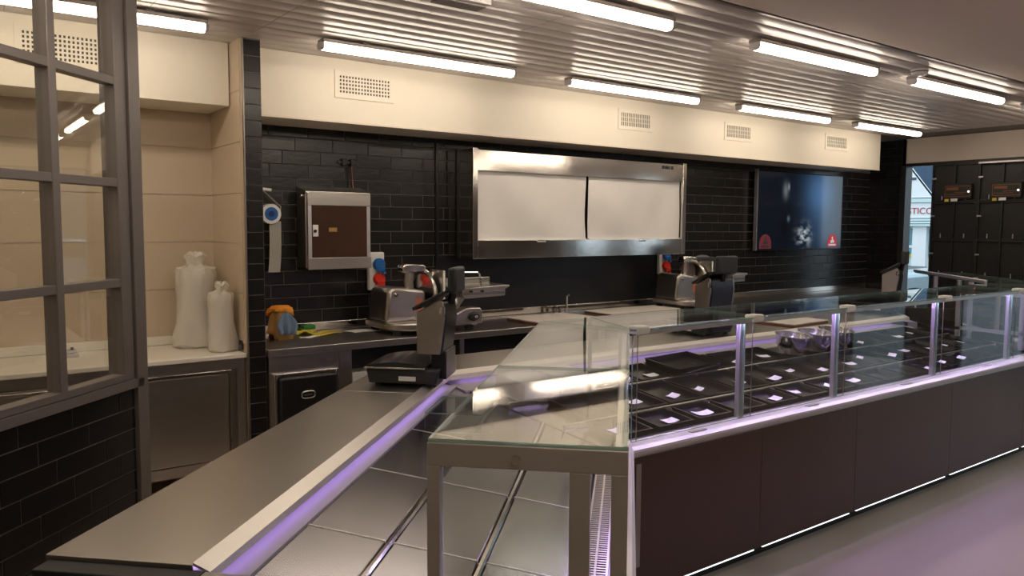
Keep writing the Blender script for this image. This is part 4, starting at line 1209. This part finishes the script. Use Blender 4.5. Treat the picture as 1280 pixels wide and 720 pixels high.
flat_cloth('cleaning_cloth', 'crumpled yellow cloth lying flat on the back counter', (2.17, 5.12, CT), 0.20, 0.13, 0.2, 'yellow', 3)
flat_cloth('cleaning_cloth', 'small yellow cloth tucked against the green sponge', (2.06, 5.20, CT), 0.12, 0.10, -0.3, 'yellow', 5, amp=0.012)
flat_cloth('paper_sheet', 'white paper sheet lying on counter beside the slicer', (2.47, 5.13, CT), 0.21, 0.14, 0.1, 'card', 8, 'paper', 0.002, 0.002)
flat_cloth('paper_sheet', 'white paper strip lying below the spray bottle', (2.03, 5.02, CT), 0.14, 0.05, 0.2, 'card', 9, 'paper', 0.004, 0.002)
t = thing('sponge', 'green scrubbing sponge behind the yellow cloth', 'sponge', (2.12, 5.27, CT))
MB('local').box(-0.045, 0.045, -0.03, 0.03, 0, 0.025).build('foam', 'yellow', t, bevel=0.006)
MB('local').box(-0.045, 0.045, -0.03, 0.03, 0.025, 0.055).build('scourer', 'green', t, bevel=0.006)

# ------------------------------------------------------------------ wall screen
TX0, TX1, TZ0, TZ1, TY = 7.20, 8.85, 1.405, 2.275, BACK - 0.085
sm_, nt, b = new_mat('screen_picture')
N, Lk = nt.nodes, nt.links
tc = N.new('ShaderNodeTexCoord')
sp = N.new('ShaderNodeSeparateXYZ')
Lk.new(tc.outputs['Generated'], sp.inputs[0])
def mth(op, a, b_=None, c=None):
    n_ = N.new('ShaderNodeMath')
    n_.operation = op
    for i, x in enumerate((a, b_, c)):
        if x is None: continue
        if isinstance(x, (int, float)): n_.inputs[i].default_value = x
        else: Lk.new(x, n_.inputs[i])
    return n_.outputs[0]
gxn, gzn = sp.outputs[0], sp.outputs[2]
def blob(cx, cz, rx, rz, soft=2.0):
    dx = mth('DIVIDE', mth('SUBTRACT', gxn, cx), rx)
    dz = mth('DIVIDE', mth('SUBTRACT', gzn, cz), rz)
    d = mth('ADD', mth('MULTIPLY', dx, dx), mth('MULTIPLY', dz, dz))
    return mth('POWER', 2.71828, mth('MULTIPLY', d, -soft))
def mixc(fac, a, b_):
    n_ = N.new('ShaderNodeMix')
    n_.data_type = 'RGBA'
    Lk.new(fac, n_.inputs[0])
    if isinstance(a, tuple): n_.inputs[6].default_value = a
    else: Lk.new(a, n_.inputs[6])
    if isinstance(b_, tuple): n_.inputs[7].default_value = b_
    else: Lk.new(b_, n_.inputs[7])
    return n_.outputs[2]
nz = N.new('ShaderNodeTexNoise')
nz.inputs['Scale'].default_value = 14
nz.inputs['Detail'].default_value = 6
Lk.new(tc.outputs['Generated'], nz.inputs['Vector'])
col = mixc(mth('ADD', blob(0.72, 0.75, 0.24, 0.45), mth('MULTIPLY', blob(0.75, 0.2, 0.3, 0.4), 0.25)), (0.003, 0.005, 0.009, 1), (0.050, 0.115, 0.235, 1))
col = mixc(mth('MINIMUM', blob(0.30, 0.30, 0.13, 0.38, 3.0), 1.0), col, (0.002, 0.003, 0.004, 1))
col = mixc(mth('MULTIPLY', blob(0.305, 0.77, 0.040, 0.14, 2.2), 0.5), col, (0.20, 0.24, 0.27, 1))
col = mixc(mth('MULTIPLY', blob(0.34, 0.82, 0.016, 0.06, 2.0), 0.5), col, (0.32, 0.36, 0.38, 1))
col = mixc(mth('MULTIPLY', blob(0.345, 0.40, 0.02, 0.05, 2.0), 0.5), col, (0.12, 0.20, 0.26, 1))
tex = N.new('ShaderNodeMapRange')
tex.inputs[1].default_value = 0.42
tex.inputs[2].default_value = 0.68
Lk.new(nz.outputs['Fac'], tex.inputs[0])
col = mixc(mth('MULTIPLY', mth('MULTIPLY', blob(0.535, 0.18, 0.085, 0.15, 1.6), tex.outputs[0]), 1.3), col, (0.50, 0.56, 0.60, 1))
b.inputs['Base Color'].default_value = (0.004, 0.004, 0.005, 1)
b.inputs['Roughness'].default_value = 0.12
Lk.new(col, b.inputs['Emission Color'])
b.inputs['Emission Strength'].default_value = 1.0
MT['screen'] = sm_
MT['logo_red'] = emit('logo_red', (0.50, 0.03, 0.04), 0.7, 0.01)
MT['logo_dim'] = emit('logo_dim_red', (0.12, 0.010, 0.014), 0.8, 0.01)
MT['logo_white'] = emit('logo_white', (0.60, 0.60, 0.63), 0.7, 0.01)
MT['logo_dark'] = emit('logo_dark', (0.02, 0.02, 0.025), 0.5, 0.01)
tv = thing('wall_screen', 'large dark wall screen with blue glow and two red emblems', 'screen', ((TX0 + TX1) / 2, BACK - 0.01, TZ0))
MB().box(TX0, TX1, TY + 0.002, TY + 0.04, TZ0, TZ1).build('housing', 'black', tv, bevel=0.004)
MB().box(TX0 + 0.3, TX1 - 0.3, TY + 0.04, BACK - 0.009, TZ0 + 0.2, TZ1 - 0.2).build('wall_mount', 'black', tv)
pic = MB().box(TX0 + 0.012, TX1 - 0.012, TY, TY + 0.0021, TZ0 + 0.012, TZ1 - 0.012).build('picture', 'screen', tv)
MB().box(TX0 - 0.004, TX0 + 0.008, TY - 0.002, TY + 0.04, TZ0, TZ1 + 0.01).build('edge_strip', 'alu', tv)
def emblem(x, z, s, cr, cw):
    m = MB()
    pts = [(x - s, z), (x + s, z), (x + s, z + s * 0.7)] + [(x + s * 0.92 * math.cos(R(a)), z + s * 0.75 + s * 0.75 * math.sin(R(a))) for a in range(10, 171, 20)] + [(x - s, z + s * 0.7)]
    e = m.prism(pts[::-1], TY - 0.0012, TY - 0.0004, 'y').build('emblem', cr, tv)
    MB().prism([(x - s * 0.75, z + s * 0.12), (x + s * 0.75, z + s * 0.12), (x + s * 0.75, z + s * 0.32), (x - s * 0.75, z + s * 0.32)], TY - 0.0020, TY - 0.0013, 'y').build('emblem_band', cw, e)
    q = [(-0.45, 0.45), (-0.1, 0.42), (0.2, 0.5), (0.5, 0.45), (0.55, 0.7), (0.2, 0.85), (0.15, 1.15), (-0.05, 1.25), (-0.2, 1.1), (-0.1, 0.8), (-0.5, 0.75)]
    MB().prism([(x + a * s * 0.8, z + c * s) for a, c in q], TY - 0.0020, TY - 0.0013, 'y').build('emblem_figure', cw, e)
emblem(8.66, 1.435, 0.098, 'logo_red', 'logo_white')
emblem(7.36, 1.425, 0.105, 'logo_dim', 'logo_dark')

# ------------------------------------------------------------------ alcove cabinet
ac = thing('alcove_cabinet', 'stainless base cabinet with white worktop and sliding door in the alcove', 'cabinet', (0.2, 5.0, 0))
AY = 4.70
MB().box(-1.6, 1.498, AY - 0.02, ALC - 0.01, 0.862, 0.888).build('worktop', 'white_top', ac, bevel=0.004)
struct(MB().box(-1.6, 1.498, ALC - 0.026, ALC - 0.006, 0.889, 0.945), 'trim_5', 'white_top', bevel=0.004)
MB().box(-1.58, 1.495, AY + 0.02, ALC - 0.012, 0.20, 0.861).build('carcass', 'steel_dark', ac)
MB().box(-1.58, 1.495, AY, AY + 0.02, 0.800, 0.861).build('top_rail', 'steel', ac)
MB().box(-1.58, 1.495, AY, AY + 0.03, 0.20, 0.26).build('bottom_rail', 'steel', ac)
MB().box(1.445, 1.495, AY, AY + 0.02, 0.26, 0.80).build('stile', 'steel', ac)
MB().box(0.58, 0.64, AY, AY + 0.02, 0.26, 0.80).build('stile', 'steel', ac)
d1 = MB().box(0.645, 1.395, AY + 0.004, AY + 0.018, 0.265, 0.772).build('sliding_door', 'steel', ac, bevel=0.003)
MB().box(0.645, 1.41, AY - 0.012, AY + 0.018, 0.776, 0.798).build('door_handle', 'steel_bright', d1, bevel=0.003)
MB().box(1.40, 1.415, AY + 0.002, AY + 0.018, 0.265, 0.775).build('door_edge', 'steel_bright', d1)
for k in range(4):
    x1 = 0.57 - k * 0.43
    for j, (z0, z1) in enumerate(((0.64, 0.795), (0.46, 0.63), (0.27, 0.45))):
        dd = MB().box(x1 - 0.40, x1, AY + 0.004, AY + 0.019, z0, z1).build('drawer', 'steel', ac, bevel=0.003)
        MB().box(x1 - 0.38, x1 - 0.02, AY - 0.010, AY + 0.004, z1 - 0.03, z1 - 0.012).build('drawer_pull', 'steel_bright', dd, bevel=0.003)
for x in (-1.5, 0.61, 1.45):
    for y in (AY + 0.05, ALC - 0.06):
        MB().cyl((x, y, 0), (x, y, 0.20), 0.02, n=12).build('leg', 'steel', ac, smooth=True)
# low clamp fitting on the alcove worktop and a small black socket on the side wall
t = thing('clamp_fitting', 'small grey clamp fitting at the back of the alcove worktop', 'clamp', (0.62, 5.12, 0.888))
MB('local').box(-0.05, 0.05, -0.03, 0.03, 0, 0.02).build('base', 'alu', t, bevel=0.003)
MB('local').box(-0.06, 0.04, -0.025, 0.025, 0.024, 0.04).build('jaw', 'alu', t, bevel=0.003)
MB('local').cyl((0.02, 0, 0.02), (0.02, 0, 0.055), 0.008, n=10).build('screw', 'black', t)
t = thing('wall_socket', 'small black socket low on the alcove side wall', 'socket', (PIL0 - 0.0005, 4.78, 0.90))
MB('local').box(-0.012, 0, -0.03, 0.03, 0, 0.055).build('plate', 'black', t, bevel=0.003)
MB('local').box(-0.018, -0.012, -0.015, 0.015, 0.01, 0.03).build('outlet', 'steel_dark', t)

# stacks of tubs wrapped in clear bags
def tub_stack(c, r, n_, h, label):
    t = thing('tub_stack', label, 'stack of tubs', c)
    for i in range(n_):
        z = i * h
        MB('local').lathe([(0.0, z), (r * 0.80, z), (r * 0.96, z + h * 1.2), (r, z + h * 1.2), (r, z + h * 1.28), (r * 0.93, z + h * 1.28), (r * 0.78, z + 0.004), (0.0, z + 0.004)], n=28).build('tub', 'tub', t, smooth=True)
    return t
def bag(t, r, h, seed, knot=True):
    rr = random.Random(seed)
    m = MB('local')
    n = 36
    ph = [rr.uniform(0, 6) for _ in range(4)]
    prof = [(1.05, 0.002), (1.30, 0.04), (1.34, 0.16), (1.22, 0.34), (1.10, 0.55), (1.10, 0.78), (1.16, 0.92), (1.05, 0.985), (0.70, 1.0), (0.48, 1.03), (0.50, 1.09), (0.62, 1.14), (0.40, 1.18), (0.15, 1.15)]
    rings = []
    for f, zz in prof:
        ring = []
        for i in range(n):
            a = 2 * math.pi * i / n
            w = 1 + 0.055 * math.sin(5 * a + ph[0] + zz * 7) + 0.04 * math.sin(11 * a + ph[1] - zz * 14) + (0.14 * math.sin(3 * a + ph[2]) if zz < 0.2 or zz > 0.99 else 0)
            ring.append((r * f * w * math.cos(a), r * f * w * math.sin(a), max(0.002, h * zz + 0.008 * math.sin(5 * a + ph[3]) * (zz > 0.01))))
        rings.append(ring)
    vs_ = [p for g in rings for p in g]
    fs = [tuple(range(n))[::-1], tuple(range((len(rings) - 1) * n, len(rings) * n))]
    for j in range(len(rings) - 1):
        for i in range(n):
            q = (i + 1) % n
            fs.append((j * n + i, j * n + q, (j + 1) * n + q, (j + 1) * n + i))
    m.add(vs_, fs).build('plastic_bag', 'bag', t, smooth=True)
t = tub_stack((1.335, 5.12, 0.888), 0.098, 11, 0.040, 'taller bagged stack of white tubs against the alcove corner')
bag(t, 0.104, 0.50, 1)
t = tub_stack((1.405, 4.85, 0.888), 0.062, 9, 0.034, 'shorter bagged stack of white tubs at the alcove worktop edge')
bag(t, 0.066, 0.355, 4)

# ------------------------------------------------------------------ rear of the black video wall
for col_ in range(2):
    for row in range(3):
        y1 = 4.562 - col_ * 0.507
        z1 = 2.40 - row * 0.435
        where = ['top', 'middle', 'bottom'][row] + ' row, ' + ['beside the street opening', 'away from the street opening'][col_]
        t = thing('video_cabinet', 'black video wall cabinet back in the ' + where, 'video cabinet', (RIGHT - 0.07, y1 - 0.25, z1 - 0.435))
        w, h = 0.2535, 0.435
        X = 'local'
        MB(X).box(0.0, 0.06, -w, w, 0, h).build('panel_back', 'cab_black', t)
        for y in (-w, w - 0.022, -0.011):
            MB(X).box(-0.025, 0.0, y, y + 0.022, 0, h).build('vertical_rib', 'cab_black', t, bevel=0.003)
        for z in (0.0, h - 0.022):
            MB(X).box(-0.022, 0.0, -w + 0.022, w - 0.022, z, z + 0.022).build('cross_rib', 'cab_black', t, bevel=0.003)
        for y in (-0.13, 0.13):
            MB(X).cyl((-0.03, y, 0.02), (-0.03, y, 0.07), 0.006, n=8).build('connector', 'alu', t)
        MB(X).box(-0.03, -0.022, w - 0.05, w - 0.005, h * 0.6, h * 0.6 + 0.018).build('latch', 'alu', t)
        if row == 0:
            MB(X).box(-0.055, 0.0, -0.20, 0.10, 0.03, 0.20).build('power_module', 'cab_black', t, bevel=0.004)
            lb = MB(X)
            for (a0, a1, b0, b1) in ((-0.19, 0.09, 0.172, 0.178), (-0.19, 0.09, 0.055, 0.061), (-0.19, -0.184, 0.061, 0.172), (0.084, 0.09, 0.061, 0.172), (-0.06, 0.07, 0.13, 0.16), (-0.17, -0.02, 0.10, 0.106), (-0.12, 0.07, 0.08, 0.086)):
                lb.box(-0.0565, -0.055, a0, a1, b0, b1)
            lb.build('module_print', 'label_orange', t)
            MB(X).box(-0.0575, -0.0565, 0.04, 0.085, 0.0, 0.03).build('yellow_label', 'label_yellow', t)
            MB(X).box(-0.0575, -0.0565, -0.055, 0.02, 0.002, 0.034).build('white_label', 'card', t)
            MB(X).cyl((-0.058, -0.17, 0.11), (-0.055, -0.17, 0.11), 0.012, n=10).build('status_light', 'led_white', t)
t = thing('steel_stand', 'black steel support frame below the video wall cabinets', 'frame', (RIGHT - 0.065, 4.05, 0))
for y in (4.54, 4.05, 3.57):
    MB('local').box(-0.01, 0.05, y - 4.05 - 0.02, y - 4.05 + 0.02, 0, 1.095).build('upright', 'cab_black', t)
MB('local').box(0.0, 0.04, -0.50, 0.51, 1.05, 1.095).build('beam', 'cab_black', t)
MB('local').box(0.05, 0.06, -0.50, 0.51, 0.0, 1.05).build('skirt', 'cab_black', t)
tag(MB().box(RIGHT - 0.14, RIGHT - 0.102, 3.50, 4.05, 2.375, 2.405).build('shutter_tube', 'alu', None, bevel=0.008), 'grey metal tube along the top of the video wall', 'tube')

# ------------------------------------------------------------------ street outside
struct(MB().box(9.76, 80, -40, 70, -0.15, -0.02), 'ground_street', 'asphalt')
BX = 36.0
Kf = BX / 19.9
fy = lambda y: y * Kf
fz = lambda z: 1.65 + (z - 1.65) * Kf
bd = thing('shop_building', 'pale shop building with white gable and red lettering across the street', 'building', (BX + 3, 18.2, -0.02))
MB().box(BX, BX + 6, fy(8.2), fy(12.5), -0.02, fz(2.42)).build('wall', 'facade', bd)
MB().prism([(fy(9.40), fz(2.42)), (fy(12.5), fz(2.42)), (fy(12.5), fz(6.3)), (fy(9.36), fz(2.30))], BX - 0.3, BX - 0.01, 'x').build('gable', 'facade_white', bd)
MB().box(BX - 0.34, BX - 0.30, fy(9.86), fy(10.12), fz(2.86), fz(2.92)).build('gable_band', 'slate', bd)
MB().box(BX - 0.38, BX - 0.005, fy(8.3), fy(11.4), fz(2.30), fz(2.40)).build('cornice', 'facade', bd)
MB().box(BX - 0.30, BX - 0.005, fy(8.3), fy(11.4), fz(1.92), fz(2.29)).build('sign_board', 'facade_white', bd)
for k in range(3):
    MB().box(BX - 0.50 + 0.06 * k, BX - 0.005, fy(8.3), fy(11.4), fz(1.72 + 0.065 * k), fz(1.72 + 0.065 * k + 0.05)).build('canopy', 'facade', bd)
MB().box(BX - 0.30, BX - 0.005, fy(9.56), fy(9.90), -0.02, fz(1.715)).build('pilaster', 'facade_white', bd)
for y0, y1 in ((9.91, 10.35), (9.2, 9.55)):
    wd = MB().box(BX - 0.06, BX - 0.005, fy(y0), fy(y1), 0.4, fz(1.66)).build('shop_window', 'shop_glass', bd)
    MB().box(BX - 0.09, BX - 0.06, fy(y0 + 0.03), fy(y1 - 0.03), fz(0.95), fz(1.02)).build('display_shelf', 'label_yellow', wd)
    MB().box(BX - 0.09, BX - 0.06, fy(y0 + 0.03), fy(y1 - 0.03), fz(1.18), fz(1.24)).build('display_shelf', 'facade_white', wd)
tb = thing('grey_building', 'tall blue grey building behind the pale shop gable', 'building', (46.5, 18, -0.02))
MB().box(45, 50, 4, 40, -0.02, 16).build('wall', 'slate', tb)
for k in range(5):
    MB().box(44.97, 45.0, 10 + k * 4.0, 12 + k * 4.0, 9.5, 12.0).build('window', 'car_glass', tb)
fc = bpy.data.curves.new('sign_text', 'FONT')
fc.body = 'STICC'
fc.size = 0.40
fc.extrude = 0.006
fc.align_x = 'CENTER'
fo = bpy.data.objects.new('sign_letters', fc)
C.objects.link(fo)
dg = bpy.context.evaluated_depsgraph_get()
me = bpy.data.meshes.new_from_object(fo.evaluated_get(dg))
bpy.data.objects.remove(fo)
me.materials.clear()
me.materials.append(MT['sign_red'])
lo = bpy.data.objects.new('sign_letters', me)
C.objects.link(lo)
lo.parent = bd
lo.matrix_basis = chain(bd).inverted() @ Matrix.Translation((BX - 0.32, fy(9.74), fz(2.02))) @ Matrix(((0, 0, -1, 0), (-1, 0, 0, 0), (0, 1, 0, 0), (0, 0, 0, 1))) @ Matrix.Diagonal((1.0, 1, 1, 1))
# parked car
car = thing('parked_car', 'silver car parked outside on the street', 'car', (15.5, 6.3, -0.02), R(-62))
prof = [(-1.95, 0.25), (-2.0, 0.60), (-1.85, 0.80), (-1.0, 0.92), (-0.45, 1.32), (0.75, 1.38), (1.45, 1.0), (1.95, 0.88), (2.02, 0.55), (1.95, 0.25)]
MB('local').prism([(a, c) for a, c in prof], -0.82, 0.82, 'y').build('body', 'car_paint', car, bevel=0.08, seg=3)
for s in (-1, 1):
    a, c = sorted((s * 0.822, s * 0.828))
    MB('local').prism([(-0.85, 0.95), (-0.42, 1.27), (0.70, 1.32), (1.15, 1.02)], a, c, 'y').build('side_window', 'car_glass', car)
MB('local').prism([(-1.02, 0.955), (-0.47, 1.35), (-0.49, 1.36), (-1.05, 0.965)], -0.68, 0.68, 'y').build('windscreen', 'car_glass', car)
for x in (-1.25, 1.28):
    for y in (-0.83, 0.67):
        MB('local').cyl((x, y, 0.31), (x, y + 0.16, 0.31), 0.31, n=24).build('wheel', 'rubber', car, smooth=True)
